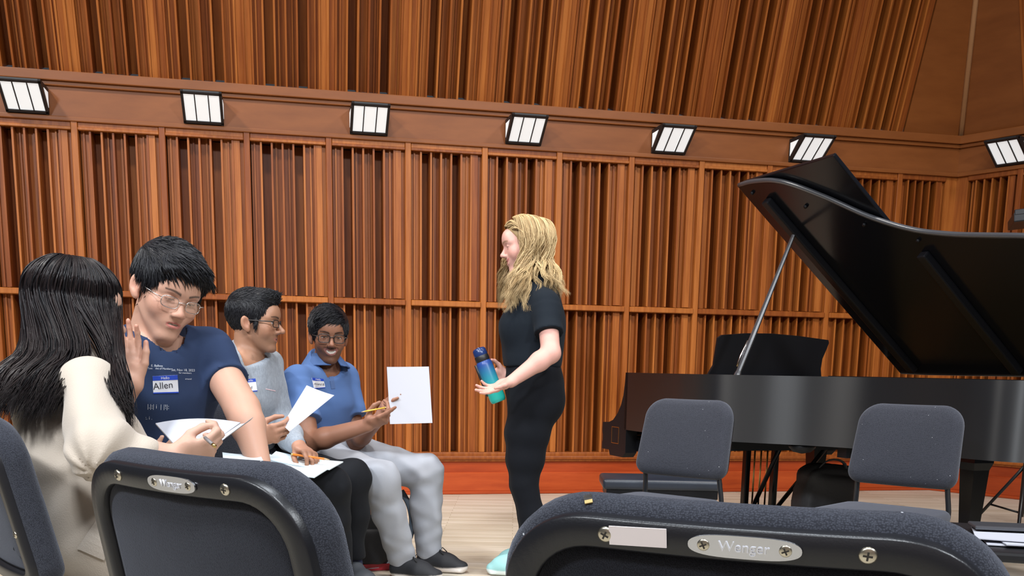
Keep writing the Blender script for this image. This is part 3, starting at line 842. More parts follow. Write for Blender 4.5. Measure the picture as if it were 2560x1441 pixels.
class Field:
    def __init__(s): s.pr = []; s.post = None
    def add(s, fn, c, r, k=.0, op='u'): s.pr.append((fn, np.asarray(c, float), r, k, op)); return s
    def rc(s, a, b, ra, rb, k=.02, op='u'):
        a = np.asarray(a, float); b = np.asarray(b, float)
        return s.add(lambda p: f_rc(p, a, b, ra, rb), (a+b)/2, np.linalg.norm(b-a)/2+max(ra, rb), k, op)
    def chain(s, pts, rs, k=.02):
        for i in range(len(pts)-1): s.rc(pts[i], pts[i+1], rs[i], rs[i+1], k)
        return s
    def ell(s, c, r, k=.02, op='u', R=None):
        c = np.asarray(c, float); r = np.asarray(r, float)
        if R is None: return s.add(lambda p: f_ell(p, c, r), c, r.max(), k, op)
        R = np.asarray(R, float)            # rows: local axes in world
        return s.add(lambda p: f_ell((p-c)@R.T, np.zeros(3), r), c, r.max(), k, op)
    def econe(s, a, b, lat, ra, rb, k=.03, op='u', flat=False):
        a = np.asarray(a, float); b = np.asarray(b, float); lat = np.asarray(lat, float)
        return s.add(lambda p: f_econe(p, a, b, lat, ra, rb, flat), (a+b)/2, np.linalg.norm(b-a)/2+max(*ra, *rb), k, op)
    def cut(s, c, n, k=.003):
        """keep what lies on the side of c that n points away from"""
        c = np.asarray(c, float); n = nrm(n)
        return s.add(lambda p: (p-c)@n, c, 1e9, k, 'i')
    def ev(s, p, sel=None):
        d = np.full(len(p), .5)
        for i, (fn, c, r, k, op) in enumerate(s.pr):
            if sel is not None and not sel[i]: continue
            v = fn(p)
            if op == 'u': d = smin(d, v, k)
            elif op == 's': d = smax(d, -v, k)
            else: d = smax(d, v, k)
        if s.post is not None: d = d+s.post(p)
        return d
    def bounds(s):
        lo = np.full(3, 1e9); hi = -lo
        for fn, c, r, k, op in s.pr:
            if op == 'u': lo = np.minimum(lo, c-r); hi = np.maximum(hi, c+r)
        return lo-.012, hi+.012
    def mesh(s, res, n=14):
        lo, hi = s.bounds(); B = n*res
        nb = np.ceil((hi-lo)/B).astype(int)
        G = np.stack(np.meshgrid(*[np.arange(k) for k in nb], indexing='ij'), -1).reshape(-1, 3)
        cen = lo+(G+.5)*B; hd = B*.5*1.7321
        dc = s.ev(cen)
        act = G[np.abs(dc) < hd*1.45+.012]
        gx = np.stack(np.meshgrid(*[np.arange(n+2)]*3, indexing='ij'), -1).reshape(-1, 3)
        PC = np.array([q[1] for q in s.pr]); PR = np.array([q[2]+q[3] for q in s.pr])
        keys = []; pos = []; quads = []
        m = n+2
        off = np.array([[i, j, k] for i in (0, 1) for j in (0, 1) for k in (0, 1)])
        big = (nb*n+2).astype(np.int64)
        def key(c): return (c[:, 0]*big[1]+c[:, 1])*big[2]+c[:, 2]
        for g in act:
            o = lo+g*B
            bc = o+B/2
            sel = np.linalg.norm(PC-bc, axis=1)-PR < hd+res*2+.02
            if not sel.any(): continue
            D = s.ev(o+gx*res, sel).reshape(m, m, m)
            I = D < 0
            if I.all() or not I.any(): continue
            # cells with a change of sign
            cnt = np.zeros((m-1,)*3, int)
            for a, b, c in off: cnt += I[a:m-1+a, b:m-1+b, c:m-1+c]
            cc = np.argwhere((cnt > 0) & (cnt < 8))
            acc = np.zeros((len(cc), 3)); num = np.zeros(len(cc))
            for ax in range(3):
                e = np.zeros(3, int); e[ax] = 1
                for oo in off:
                    if oo[ax]: continue
                    p0 = cc+oo; p1 = p0+e
                    d0 = D[p0[:, 0], p0[:, 1], p0[:, 2]]; d1 = D[p1[:, 0], p1[:, 1], p1[:, 2]]
                    x = (d0 < 0) != (d1 < 0)
                    t = np.where(x, d0/np.where(x, d0-d1, 1), 0)
                    pt = p0+t[:, None]*e
                    acc += np.where(x[:, None], pt, 0); num += x
            pos.append(o+acc/num[:, None]*res)
            keys.append(key(cc+g*n))
            for ax in range(3):
                u, v = (ax+1) % 3, (ax+2) % 3
                e = np.zeros(3, int); e[ax] = 1; eu = np.zeros(3, int); eu[u] = 1; ev = np.zeros(3, int); ev[v] = 1
                sl = [slice(1, n+1)]*3; sl[ax] = slice(0, n)
                sh = list(sl); sh[ax] = slice(1, n+1)
                s0 = I[tuple(sl)]; s1 = I[tuple(sh)]
                w_ = np.argwhere(s0 != s1)
                if not len(w_): continue
                base = w_+np.array([q.start for q in sl])
                q = [key(base+g*n-eu-ev), key(base+g*n-ev), key(base+g*n), key(base+g*n-eu)]
                q = np.stack(q, 1)
                fl_ = s1[tuple(w_.T)]
                q[fl_] = q[fl_][:, ::-1]
                quads.append(q)
        keys = np.concatenate(keys); pos = np.concatenate(pos); quads = np.concatenate(quads)
        uk, ix = np.unique(keys, return_index=True)
        V = pos[ix]; Fq = np.searchsorted(uk, quads)
        return V, Fq
def grid_mesh(name, V, Fq, base, col=None, smooth=True):
    me = bpy.data.meshes.new(name)
    V = V-np.asarray(base)
    me.vertices.add(len(V)); me.vertices.foreach_set('co', V.astype(np.float32).ravel())
    me.loops.add(Fq.size); me.loops.foreach_set('vertex_index', Fq.astype(np.int32).ravel())
    me.polygons.add(len(Fq)); me.polygons.foreach_set('loop_start', np.arange(0, Fq.size, Fq.shape[1], dtype=np.int32))
    if smooth: me.polygons.foreach_set('use_smooth', np.ones(len(Fq), bool))
    me.update(calc_edges=True); me.validate()
    if col is not None:
        at_ = me.attributes.new('Col', 'FLOAT_COLOR', 'POINT')
        at_.data.foreach_set('color', np.c_[col, np.ones(len(V))].astype(np.float32).ravel())
    return me
def relax(V, Fq, it=1, lam=.5):
    n = len(V)
    E = np.concatenate([Fq[:, [0, 1]], Fq[:, [1, 2]], Fq[:, [2, 3]], Fq[:, [3, 0]]])
    for _ in range(it):
        s_ = np.zeros((n, 3)); c_ = np.zeros(n)
        for a, b in ((0, 1), (1, 0)):
            for k in range(3): s_[:, k] += np.bincount(E[:, a], V[E[:, b], k], n)
            c_ += np.bincount(E[:, a], minlength=n)
        V = V+lam*(s_/np.maximum(c_, 1)[:, None]-V)
    return V
def attr_mat(name, rough=.5, spec=.4, bump=None, sheen=0., sss=0.):
    k = NT(name); k.set(Roughness=rough); k.b.inputs['Specular IOR Level'].default_value = spec
    a = k.n('ShaderNodeAttribute'); a.attribute_name = 'Col'; col = a.outputs['Color']
    if sheen: k.b.inputs['Sheen Weight'].default_value = sheen
    if sss:
        k.b.inputs['Subsurface Weight'].default_value = sss; k.b.inputs['Subsurface Radius'].default_value = (.012, .005, .003)
        k.b.inputs['Subsurface Scale'].default_value = .5
    if bump:
        tc = k.n('ShaderNodeTexCoord'); no = k.n('ShaderNodeTexNoise'); no.inputs['Scale'].default_value = bump[0]; no.inputs['Detail'].default_value = 4
        k.l(tc.outputs['Object'], no.inputs['Vector'])
        bp = k.n('ShaderNodeBump'); bp.inputs['Strength'].default_value = bump[1]; bp.inputs['Distance'].default_value = .0015
        k.l(no.outputs[0], bp.inputs['Height']); k.l(bp.outputs[0], k.b.inputs['Normal'])
        if len(bump) > 2:      # melange: the yarn itself is mottled
            m2 = k.n('ShaderNodeMix', data_type='RGBA', blend_type='MULTIPLY'); m2.inputs[0].default_value = bump[2]
            mp = k.n('ShaderNodeMapping'); mp.inputs['Scale'].default_value = bump[3] if len(bump) > 3 else (1, 1, 1)
            n2 = k.n('ShaderNodeTexNoise'); n2.inputs['Scale'].default_value = bump[0]*.6; n2.inputs['Detail'].default_value = 5; n2.inputs['Roughness'].default_value = .8
            k.l(tc.outputs['Object'], mp.inputs[0]); k.l(mp.outputs[0], n2.inputs['Vector'])
            cr = k.n('ShaderNodeValToRGB'); cr.color_ramp.elements[0].position = .3; cr.color_ramp.elements[1].position = .7
            cr.color_ramp.elements[0].color = (.3, .3, .3, 1); k.l(n2.outputs[0], cr.inputs[0])
            k.l(col, m2.inputs[6]); k.l(cr.outputs[0], m2.inputs[7]); col = m2.outputs[2]
    k.l(col, k.b.inputs['Base Color'])
    return k.m
M_skin = attr_mat('skin', .48, .35, bump=(260, .12), sss=.12)
M_cloth = attr_mat('soft_cloth', .85, .12, bump=(600, .25), sheen=.02)
M_knit = attr_mat('melange_knit', .9, .1, bump=(220, .5, .55, (1, 1, .35)), sheen=.2)
M_ribknit = attr_mat('cream_knit', .9, .1, bump=(350, .45), sheen=.25)
M_shoe = attr_mat('shoe_fabric', .7, .3, bump=(500, .3))

# ------------------------------------------------------------------ head
class Head:
    """local axes: x = the person's right, y = forward, z = up; origin between the ears at eye level"""
    def __init__(s, c, f, up=(0, 0, 1), sc=1.0, smile=0., teeth=0., lid=.0, skin=(.6, .36, .27), lip=None, brow=(.02, .015, .012),
                 jaw=1.0, width=1.0, nose=1.0, stubble=0., moustache=0., ears=True, iris=(.03, .015, .01), chin=0., browz=.0, hollow=0.):
        s.c = np.asarray(c, float); f = nrm(f); up = np.asarray(up, float)
        x = nrm(np.cross(f, up)); u = np.cross(x, f)
        s.R = np.array([x, f, u]); s.sc = sc; s.__dict__.update(smile=smile, teeth=teeth, lid=lid, skin=np.array(skin), brow=np.array(brow),
            jaw=jaw, width=width, nose=nose, stubble=stubble, moustache=moustache, ears=ears, iris=np.array(iris), chin=chin, browz=browz)
        s.lip = np.array(lip if lip is not None else np.array(skin)*np.array([.85, .52, .55]))
    def loc(s, p): return ((p-s.c)@s.R.T)/s.sc
    def w(s, *q): return s.c+s.sc*(np.array(q, float)@s.R)
    def d(s, v): return np.array(v, float)@s.R
    def mouth(s, q):
        """lip curves in local space"""
        x = q[:, 0]; sm = s.smile
        zc = -.0625+sm*.010*np.minimum(1, (x/.024)**2)
        return zc
    def sdf(s, q):
        a = q.copy(); a[:, 0] = np.abs(a[:, 0]); jw = s.jaw
        a[:, 0] /= s.width
        E = lambda c, r: f_ell(a, A3(*c), A3(*r)); RC = lambda p, q_, ra, rb: f_rc(a, A3(*p), A3(*q_), ra, rb)
        d = E((0, -.014, .040), (.076, .099, .083))
        d = smin(d, E((0, .026, -.030), (.057*jw, .062, .086)), .04)
        d = smin(d, RC((.047*jw, -.004, -.050), (.017, .060, -.100), .0135, .0135), .022)
        d = smin(d, E((0, .068+s.chin, -.099), (.021, .017, .016)), .016)
        d = smin(d, E((.040, .056, -.026-.0), (.023, .022, .026)), .025)
        d = smin(d, RC((.012, .084, .021), (.048, .066, .021), .009, .008), .016)
        d = smin(d, E((0, .078, .045), (.045, .022, .03)), .03)
        d = smax(d, -E((.031, .101, .003), (.017, .021, .0125)), .012)
        n = s.nose
        d = smin(d, RC((0, .083, .012), (0, .083+.024*n, -.026), .0075, .0095), .010)
        d = smin(d, E((0, .083+.026*n, -.030), (.0115, .0115, .0095)), .006)
        d = smin(d, E((.0115, .096, -.034), (.0085, .011, .0075)), .006)
        # muzzle and lips
        d = smin(d, E((0, .070, -.060), (.028, .019, .022)), .02)
        sm = s.smile; tz = s.teeth
        x = a[:, 0]; cx = .021+.010*max(sm, 0)
        for (z0, y0, r0, end) in ((-.0570+.003*tz, .0875, .0050, sm), (-.0685-.005*tz, .0865, .0062, sm)):
            zc = -.0625+sm*.010
            d = smin(d, RC((0, y0, z0), (cx*.5, y0-.003, z0+(.001+.25*sm*.01)), r0, r0*.9), .004)
            d = smin(d, RC((cx*.5, y0-.003, z0+.001+.25*sm*.01), (cx, .0765, zc), r0*.9, .0030), .004)
        sl = f_ell(np.stack([a[:, 0], a[:, 1], a[:, 2]-(-.0628+sm*.010*np.minimum(1.2, (x/.024)**2))], 1), A3(0, .092, 0), A3(.021+.009*max(sm, 0), .014, .0013+.0050*tz))
        d = smax(d, -sl, .002)
        if tz:
            d = smin(d, f_ell(np.stack([a[:, 0], a[:, 1], a[:, 2]-(-.0615+sm*.010*np.minimum(1.2, (x/.024)**2))], 1), A3(0, .064, 0), A3(.034, .0150, .0062)), .0005)
        # eyes with lids
        ec = A3(.031, .0745, .003)
        eb = np.linalg.norm(a-ec, axis=1)
        d = smin(d, eb-.0122, .0006)
        zl = a[:, 2]-ec[2]-(a[:, 1]-ec[1])*.12
        up_ = smax(eb-.0142, -(zl-(.0052-.0125*s.lid)), .002)
        lo_ = smax(eb-.0138, zl+.0050, .002)
        d = smin(smin(d, up_, .002), lo_, .002)
        if s.ears:
            ea = a-A3(.0745, -.012, -.008)
            th = .18; q2 = np.stack([ea[:, 0]*math.cos(.35)+ea[:, 1]*math.sin(.35)*1, -ea[:, 0]*math.sin(.35)+ea[:, 1]*math.cos(.35), ea[:, 2]], 1)
            q2 = np.stack([q2[:, 0], q2[:, 1]*math.cos(th)+q2[:, 2]*math.sin(th), -q2[:, 1]*math.sin(th)+q2[:, 2]*math.cos(th)], 1)
            er = f_ell(q2, A3(.006, -.004, .004), A3(.0085, .0185, .030))
            er = smin(er, f_ell(q2, A3(.004, .002, -.022), A3(.007, .010, .011)), .008)
            er = smax(er, -f_ell(q2, A3(.0145, .001, .006), A3(.0075, .0115, .018)), .004)
            er = smin(er, f_ell(q2, A3(.007, .011, -.004), A3(.004, .004, .007)), .004)
            d = smin(d, er, .006)
        return d
    def add_to(s, F_):
        F_.add(lambda p: s.sdf(s.loc(p))*s.sc, s.c+s.d((0, 0, -.01))*s.sc, .15*s.sc, .02)
    def colour(s, V, col):
        q = s.loc(V); a = q.copy(); a[:, 0] = np.abs(a[:, 0]); x = a[:, 0]; y = a[:, 1]; z = a[:, 2]
        inh = np.linalg.norm(q, axis=1) < .16
        sk = s.skin
        def mixin(m, c):
            m = np.clip(m, 0, 1)[:, None]*inh[:, None]; col[:] = col*(1-m)+np.asarray(c)*m
        g = lambda c, r: np.exp(-(((a-A3(*c))/A3(*r))**2).sum(1))
        mixin(.35*g((.045, .06, -.03), (.022, .03, .02)), sk*[1.0, .68, .66])          # cheeks
        mixin(.30*g((0, .11, -.03), (.014, .02, .012)), sk*[1.0, .72, .70])
        mixin(.4*g((.082, -.01, -.005), (.012, .025, .035)), sk*[1.0, .66, .62])
        if s.stubble:
            f_ = np.clip((-.040-z)/.02, 0, 1)*np.clip((y-.0)/.02, 0, 1)+np.clip(1-np.abs(y-.012)/.014, 0, 1)*np.clip((.0-z)/.01, 0, 1)*(x > .05)
            mixin(s.stubble*np.clip(f_, 0, 1), sk*.30)
        if s.moustache:
            mm = np.exp(-((z+.0475-.10*x+.012*np.clip(x-.018, 0, 1)*40*.0)/.0062)**2)*np.clip((.036-x)/.008, 0, 1)*(y > .055)
            mixin(s.moustache*mm, sk*.16)
        # brows
        t = (x-.012)/.038
        bz = .0205+.006*np.sin(np.clip(t, 0, 1)*2.4)+s.browz
        mb = np.exp(-((z-bz)/(.0042*(1-.45*np.clip(t, 0, 1))))**4)*(t > 0)*(t < 1)*(y > .045)
        mixin(.92*mb, s.brow)
        # lips
        sm = s.smile; cx = .022+.010*max(sm, 0)
        zc = -.0625+sm*.010*np.minimum(1.2, (x/.024)**2)
        hgt = (.0088+.0048*s.teeth)*np.sqrt(np.clip(1-(x/cx)**2, 0, 1))
        ml = (np.abs(z-zc+.0008) < hgt)*(y > .066)*(x < cx)
        ml = ml*1.0
        mixin(.85*ml, s.lip)
        slit = (np.abs(z-zc+.0003) < (.0012+.0046*s.teeth)*np.sqrt(np.clip(1-(x/(cx*.94))**2, 0, 1)))*(y > .05)*(y < .0885-.012*(x/cx)**2)
        mixin(1.0*slit, (.72, .68, .62) if s.teeth else s.lip*.25)
        # eyes
        ec = A3(.031, .0745, .003); e = a-ec; r = np.linalg.norm(e, axis=1)
        zl = e[:, 2]-e[:, 1]*.12
        op = (r < .01285)*(e[:, 1] > .002)*(zl < .0056-.0125*s.lid)*(zl > -.0054)
        mixin(op*1.0, (.42, .38, .36))
        er = np.hypot(e[:, 0]-.0, e[:, 2]+.0035*s.lid)
        mixin(op*(er < .0058), s.iris); mixin(op*(er < .0026), (.004, .004, .004))
        ll = np.exp(-((zl-(.0054-.0125*s.lid))/.0013)**2)*(r < .0152)*(e[:, 1] > .003)
        mixin(.85*ll, (.02, .014, .012))
# ------------------------------------------------------------------ hand
def add_hand(F_, wrist, fwd, palm, right=True, curl=(.3, .3, .35, .4), mid=None, spread=.10, thumb='out', s=1.0, fan=None):
    """fwd: towards the fingertips, palm: the way the palm faces; returns finger tips and helper"""
    y = nrm(fwd); z = np.asarray(palm, float); z = nrm(z-y*(z@y)); x = np.cross(y, z)*(1 if right else -1)
    W = np.asarray(wrist, float)
    L = lambda a, b, c: W+s*(x*a+y*b+z*c)
    F_.econe(L(0, -.01, 0), L(.002, .040, 0), x, (.026*s, .019*s), (.036*s, .0155*s), .012)
    F_.econe(L(.002, .035, 0), L(.001, .082, -.002), x, (.036*s, .0150*s), (.0385*s, .0115*s), .010)
    F_.ell(L(.022, .034, .008), (.016*s, .026*s, .013*s), .012, R=np.array([x, y, z]))
    F_.ell(L(-.024, .036, .006), (.013*s, .030*s, .012*s), .012, R=np.array([x, y, z]))
    tips = []
    lens = ((.041, .025, .021), (.045, .029, .022), (.042, .027, .021), (.033, .020, .019))
    rad = ((.0094, .0086, .0080, .0066), (.0096, .0088, .0081, .0067), (.0092, .0085, .0078, .0064), (.0082, .0075, .0069, .0057))
    bx = (.0295, .0095, -.0105, -.0290); by = (.080, .086, .082, .072)
    for i in range(4):
        c1 = curl[i]; c2 = c1*1.15+.08 if mid is None else mid[i]
        sp = (1.5-i)*spread if fan is None else fan[i]
        p = L(bx[i], by[i], -.001)
        ang = 0.; pts = [p]
        for j, l in enumerate(lens[i]):
            ang += (c1, c2, c2*.65)[j]
            d = (y*math.cos(sp)+x*math.sin(sp))*math.cos(ang)+z*math.sin(ang)
            p = p+d*l*s; pts.append(p)
        for j in range(3): F_.rc(pts[j], pts[j+1], rad[i][j]*s, rad[i][j+1]*s, .0035 if j else .007)
        tips.append(pts)
    if thumb == 'out': dirs = ((.70, .66, .26), (.45, .86, .22), (.28, .94, .18))
    elif thumb == 'wide': dirs = ((.86, .45, .20), (.74, .66, .12), (.55, .82, .05))
    elif thumb == 'pinch': dirs = ((.45, .62, .64), (.15, .88, .45), (-.05, .98, .18))
    elif thumb == 'grip': dirs = ((.50, .45, .74), (-.05, .60, .80), (-.55, .55, .62))
    else: dirs = thumb
    p = L(.020, .016, .006); pts = [p]
    for d, l in zip(dirs, (.044, .034, .028)):
        d = nrm(d); p = p+s*l*(x*d[0]+y*d[1]+z*d[2]); pts.append(p)
    for j, (ra, rb) in enumerate(((.0145, .0115), (.0110, .0100), (.0098, .0074))): F_.rc(pts[j], pts[j+1], ra*s, rb*s, .008 if j == 0 else .004)
    tips.append(pts)
    return tips, L
# ------------------------------------------------------------------ hair
def hair_mat(name, c0, c1, rough=.32, spec=.6, scale=60, coat=0.):
    k = NT(name); k.set(Roughness=rough); k.b.inputs['Specular IOR Level'].default_value = spec
    a = k.n('ShaderNodeAttribute'); a.attribute_name = 'Col'
    mx = k.n('ShaderNodeMix', data_type='RGBA'); mx.inputs[6].default_value = (*c0, 1); mx.inputs[7].default_value = (*c1, 1)
    k.l(a.outputs['Fac'], mx.inputs[0]); k.l(mx.outputs[2], k.b.inputs['Base Color'])
    return k.m
def strands_mesh(paths, rads, tone, seg=5):
    """many thin tapered tubes in one go; paths (N, M, 3), rads (N, M), tone (N,)"""
    P = np.asarray(paths); N, M, _ = P.shape
    T = np.gradient(P, axis=1); T /= np.linalg.norm(T, axis=2, keepdims=True)+1e-9
    ref = np.tile(A3(.31, .77, .2), (N, M, 1)); X = np.cross(T, ref); X /= np.linalg.norm(X, axis=2, keepdims=True)+1e-9
    Y = np.cross(T, X)
    ang = np.arange(seg)*2*PI/seg
    V = P[:, :, None, :]+rads[:, :, None, None]*(X[:, :, None, :]*np.cos(ang)[None, None, :, None]+Y[:, :, None, :]*np.sin(ang)[None, None, :, None])
    idx = np.arange(N*M*seg).reshape(N, M, seg)
    a = idx[:, :-1, :]; b = idx[:, 1:, :]
    Fq = np.stack([a, np.roll(a, -1, 2), np.roll(b, -1, 2), b], -1).reshape(-1, 4)
    tn = np.repeat(tone, M*seg)
    return V.reshape(-1, 3), Fq, tn
def merge(parts):
    Vs, Fs, Ts = [], [], []; o = 0
    for V, Fq, t in parts: Vs.append(V); Fs.append(Fq+o); Ts.append(t if np.ndim(t) else np.full(len(V), t)); o += len(V)
    return np.concatenate(Vs), np.concatenate(Fs), np.concatenate(Ts)
def hair_obj(name, parts, base, mat, parent):
    V, Fq, t = merge(parts)
    me = grid_mesh(name, V, Fq, base, np.stack([t]*3, 1)); return link(name, me, mat, parent)
def short_hair(hd, fn, rng, flow, n=700, length=.03, rad=.0035, lift=.25, res=.004, jitter=.25, seglen=6):
    """fn(q): field of the hair cap in head space; flow(q): which way the hair lies there"""
    Fh = Field(); Fh.add(lambda p: fn(hd.loc(p))*hd.sc, hd.c, .17*hd.sc, 0.)
    V, Fq = Fh.mesh(res); V = relax(V, Fq, 1)
    q = hd.loc(V)
    # outward normals from the field
    e = 1e-3; g = np.stack([fn(q+np.eye(3)[i]*e)-fn(q-np.eye(3)[i]*e) for i in range(3)], 1); g /= np.linalg.norm(g, axis=1)[:, None]+1e-9
    out = np.where((fn(q) < .004) & ((g*q).sum(1) > 0))[0]
    pick = rng.choice(out, n, replace=n > len(out))
    P = q[pick]; N = g[pick]; fl_ = flow(P); fl_ = fl_+rng.normal(size=fl_.shape)*jitter
    fl_ -= N*(fl_*N).sum(1)[:, None]*.9; fl_ /= np.linalg.norm(fl_, axis=1)[:, None]+1e-9
    L_ = length*rng.uniform(.6, 1.3, n)
    t = np.linspace(0, 1, seglen)
    lf = lift*rng.uniform(.2, 1.2, n)
    path = P[:, None, :]-N[:, None, :]*.0008+(fl_[:, None, :]*t[None, :, None]+N[:, None, :]*(lf[:, None]*(t*(1-.75*t))[None, :])[:, :, None])*L_[:, None, None]
    rr = rad*rng.uniform(.7, 1.3, n)[:, None]*(np.sqrt(np.clip(1-t**2, 0.003, 1)))[None, :]
    sv, sf, st = strands_mesh(hd.c+hd.sc*(path@hd.R), rr*hd.sc, rng.uniform(0, 1, n), 4)
    return [(V, Fq, .35), (sv, sf, st)]
def neckline(S, nb, fwd, tilt=.5, up=.012, reach=.085):
    """round opening about the neck, lower in front"""
    f = nrm(np.array([fwd[0], fwd[1], 0.])); n_ = nrm(f*tilt+A3(0, 0, 1)); c = np.asarray(nb)+A3(0, 0, up)+f*reach*.28
    def fn(p):
        q = p-c; r = np.hypot(q[:, 0], q[:, 1])
        return smin(q@n_, reach-r, .02)
    S.add(fn, c, 1e9, .004, 'i')
# ------------------------------------------------------------------ figures
def person(label, base):
    return empty('person', tuple(base), 0, label, 'person')
def biggest(V, Fq):
    """drop stray crumbs: keep the largest connected piece"""
    n = len(V); lab = np.arange(n)
    E = np.concatenate([Fq[:, [0, 1]], Fq[:, [1, 2]], Fq[:, [2, 3]]])
    while True:
        m = np.minimum(lab[E[:, 0]], lab[E[:, 1]]); new = lab.copy()
        np.minimum.at(new, E[:, 0], m); np.minimum.at(new, E[:, 1], m)
        new = new[new]; new = new[new]
        if (new == lab).all(): break
        lab = new
    u, c = np.unique(lab, return_counts=True)
    if len(u) == 1: return V, Fq
    k = lab == u[np.argmax(c)]
    ix = np.cumsum(k)-1
    return V[k], ix[Fq[k[Fq].all(1)]]
def solid(name, F_, res, root, mat, col, sm=1, colour=None):
    V, Fq = biggest(*F_.mesh(res))
    if sm: V = relax(V, Fq, sm)
    base = np.array(root.location) if root.parent is None else np.array(root.parent.location)
    C_ = np.tile(np.asarray(col, float), (len(V), 1))
    if colour: colour(V, C_)
    me = grid_mesh(name, V, Fq, base, C_)
    return link(name, me, mat, root)
def folds(amp, freq, seed, dirs=None):
    r = np.random.default_rng(seed)
    D = r.normal(size=(5, 3)) if dirs is None else np.array(dirs, float)
    D = D/np.linalg.norm(D, axis=1)[:, None]; ph = r.uniform(0, 6.3, len(D)); fr = freq*r.uniform(.7, 1.4, len(D))
    wv = r.normal(size=(len(D), 3))*freq*.35
    def f(p):
        o = np.zeros(len(p))
        for i in range(len(D)):
            o += np.sin((p@D[i])*fr[i]+ph[i]+1.3*np.sin(p@wv[i]))
        return o*amp/len(D)*1.6
    return f
def loc_mesh(me, base):
    me.transform(Matrix.Translation(-Vector(base))); return me
M_frame_dark = plain('glasses_dark_frame', (.025, .018, .016), .3)
M_frame_wire = plain('glasses_wire', (.62, .60, .60), .25, 1.0)
def lens_mat():
    k = NT('glasses_lens'); k.set(Base_Color=(1, 1, 1), Roughness=.03, Metallic=0.)
    k.b.inputs['Transmission Weight'].default_value = .0
    t = k.n('ShaderNodeBsdfTransparent'); g = k.n('ShaderNodeBsdfGlossy'); g.inputs['Roughness'].default_value = .05
    mx = k.n('ShaderNodeMixShader'); mx.inputs[0].default_value = .05; k.l(t.outputs[0], mx.inputs[1]); k.l(g.outputs[0], mx.inputs[2])
    k.l(mx.outputs[0], k.t.nodes['Material Output'].inputs[0])
    return k.m
M_lens = lens_mat()
def glasses(hd, root, mat, w=.0235, h=.0165, rad=.0016, sq=.45, y=.098, z=-.001, temple_r=None, top=None):
    """two rims, bridge, temples to the ears, lenses"""
    base = np.array(root.location)
    g = empty('glasses'); g.parent = root
    def ring(sx):
        pts = []
        for k in range(28):
            a = 2*PI*k/28; ca, sa = math.cos(a), math.sin(a)
            px = sx*(.0335+w*math.copysign(abs(ca)**sq, ca)); pz = z+h*math.copysign(abs(sa)**sq, sa)
            pts.append((px, y-.008*(abs(px)/.05)**2, pz))
        return pts
    bm = bmesh.new()
    for sx in (-1, 1):
        pts = [hd.w(*p) for p in ring(sx)]; n = len(pts)
        bm_tube(bm, pts+[pts[0], pts[1]], rad*hd.sc, 6)
    bm_tube(bm, [hd.w(-.0115, y+.001, z+.005), hd.w(0, y+.004, z+.0075), hd.w(.0115, y+.001, z+.005)], rad*hd.sc, 6)
    link('rims', loc_mesh(bm_mesh('rims', bm, True), base), mat, g)
    for sx in (-1, 1):
        p = [hd.w(sx*(.0335+w), y-.010, z+.006), hd.w(sx*.070, y-.016, z+.008), hd.w(sx*.0765, .04, z+.008), hd.w(sx*.0785, -.012, z+.010), hd.w(sx*.076, -.035, z-.006)]
        bm = bmesh.new(); bm_tube(bm, p, (temple_r or rad)*hd.sc, 6, 1.0)
        link('temple', loc_mesh(bm_mesh('temple', bm, True), base), mat, g)
        pts = [hd.w(p_[0], p_[1], p_[2]) for p_ in ring(sx)]
        me = mesh('lens', [tuple(q) for q in pts]+[tuple(q-hd.d((0, .0008, 0))) for q in pts], [tuple(range(28)), tuple(range(55, 27, -1))]+[(k, (k+1) % 28, 28+(k+1) % 28, 28+k) for k in range(28)])
        link('lens', loc_mesh(me, base), M_lens, g)
    return g
def shoe(root, heel, toe_dir, L=.28, name='shoe', upper=(.03, .03, .035), sole=(.75, .72, .68), w=.048, tall=.062, sole_h=.026, laces=None):
    t = nrm(np.array([toe_dir[0], toe_dir[1], 0])); n_ = np.array([-t[1], t[0], 0]); up = A3(0, 0, 1)
    o = np.array([heel[0], heel[1], heel[2] if len(heel) > 2 else 0.])
    L_ = lambda a, b, c: o+t*a+n_*b+up*c
    F_ = Field()
    F_.econe(L_(.045, 0, .040), L_(.15, 0, .042), n_, (w*.82, .040), (w*1.02, .040), .03)
    F_.econe(L_(.15, 0, .042), L_(L-.055, .0, .030), n_, (w*1.02, .040), (w*.80, .026), .03)
    F_.rc(L_(.050, 0, .055), L_(.075, 0, tall+.02), .038, .036, .03)
    F_.rc(L_(.08, 0, tall+.012), L_(.175, 0, .055), .030, .022, .03)
    F_.econe(L_(.05, 0, .012), L_(L-.055, 0, .014), n_, (w*.88, .016), (w*.86, .014), .006)
    F_.cut(o+A3(0, 0, .001), (0, 0, -1), .002)
    def colr(V, c):
        q = V-o; hz = q[:, 2]; m = np.clip((sole_h+.008*np.clip((q@t-.18)/.08, 0, 1)-hz)/.005+.5, 0, 1)[:, None]
        c[:] = c*(1-m)+np.asarray(sole)*m
    ob = solid(name, F_, .005, root, M_shoe, upper, 1, colr)
    return ob, L_
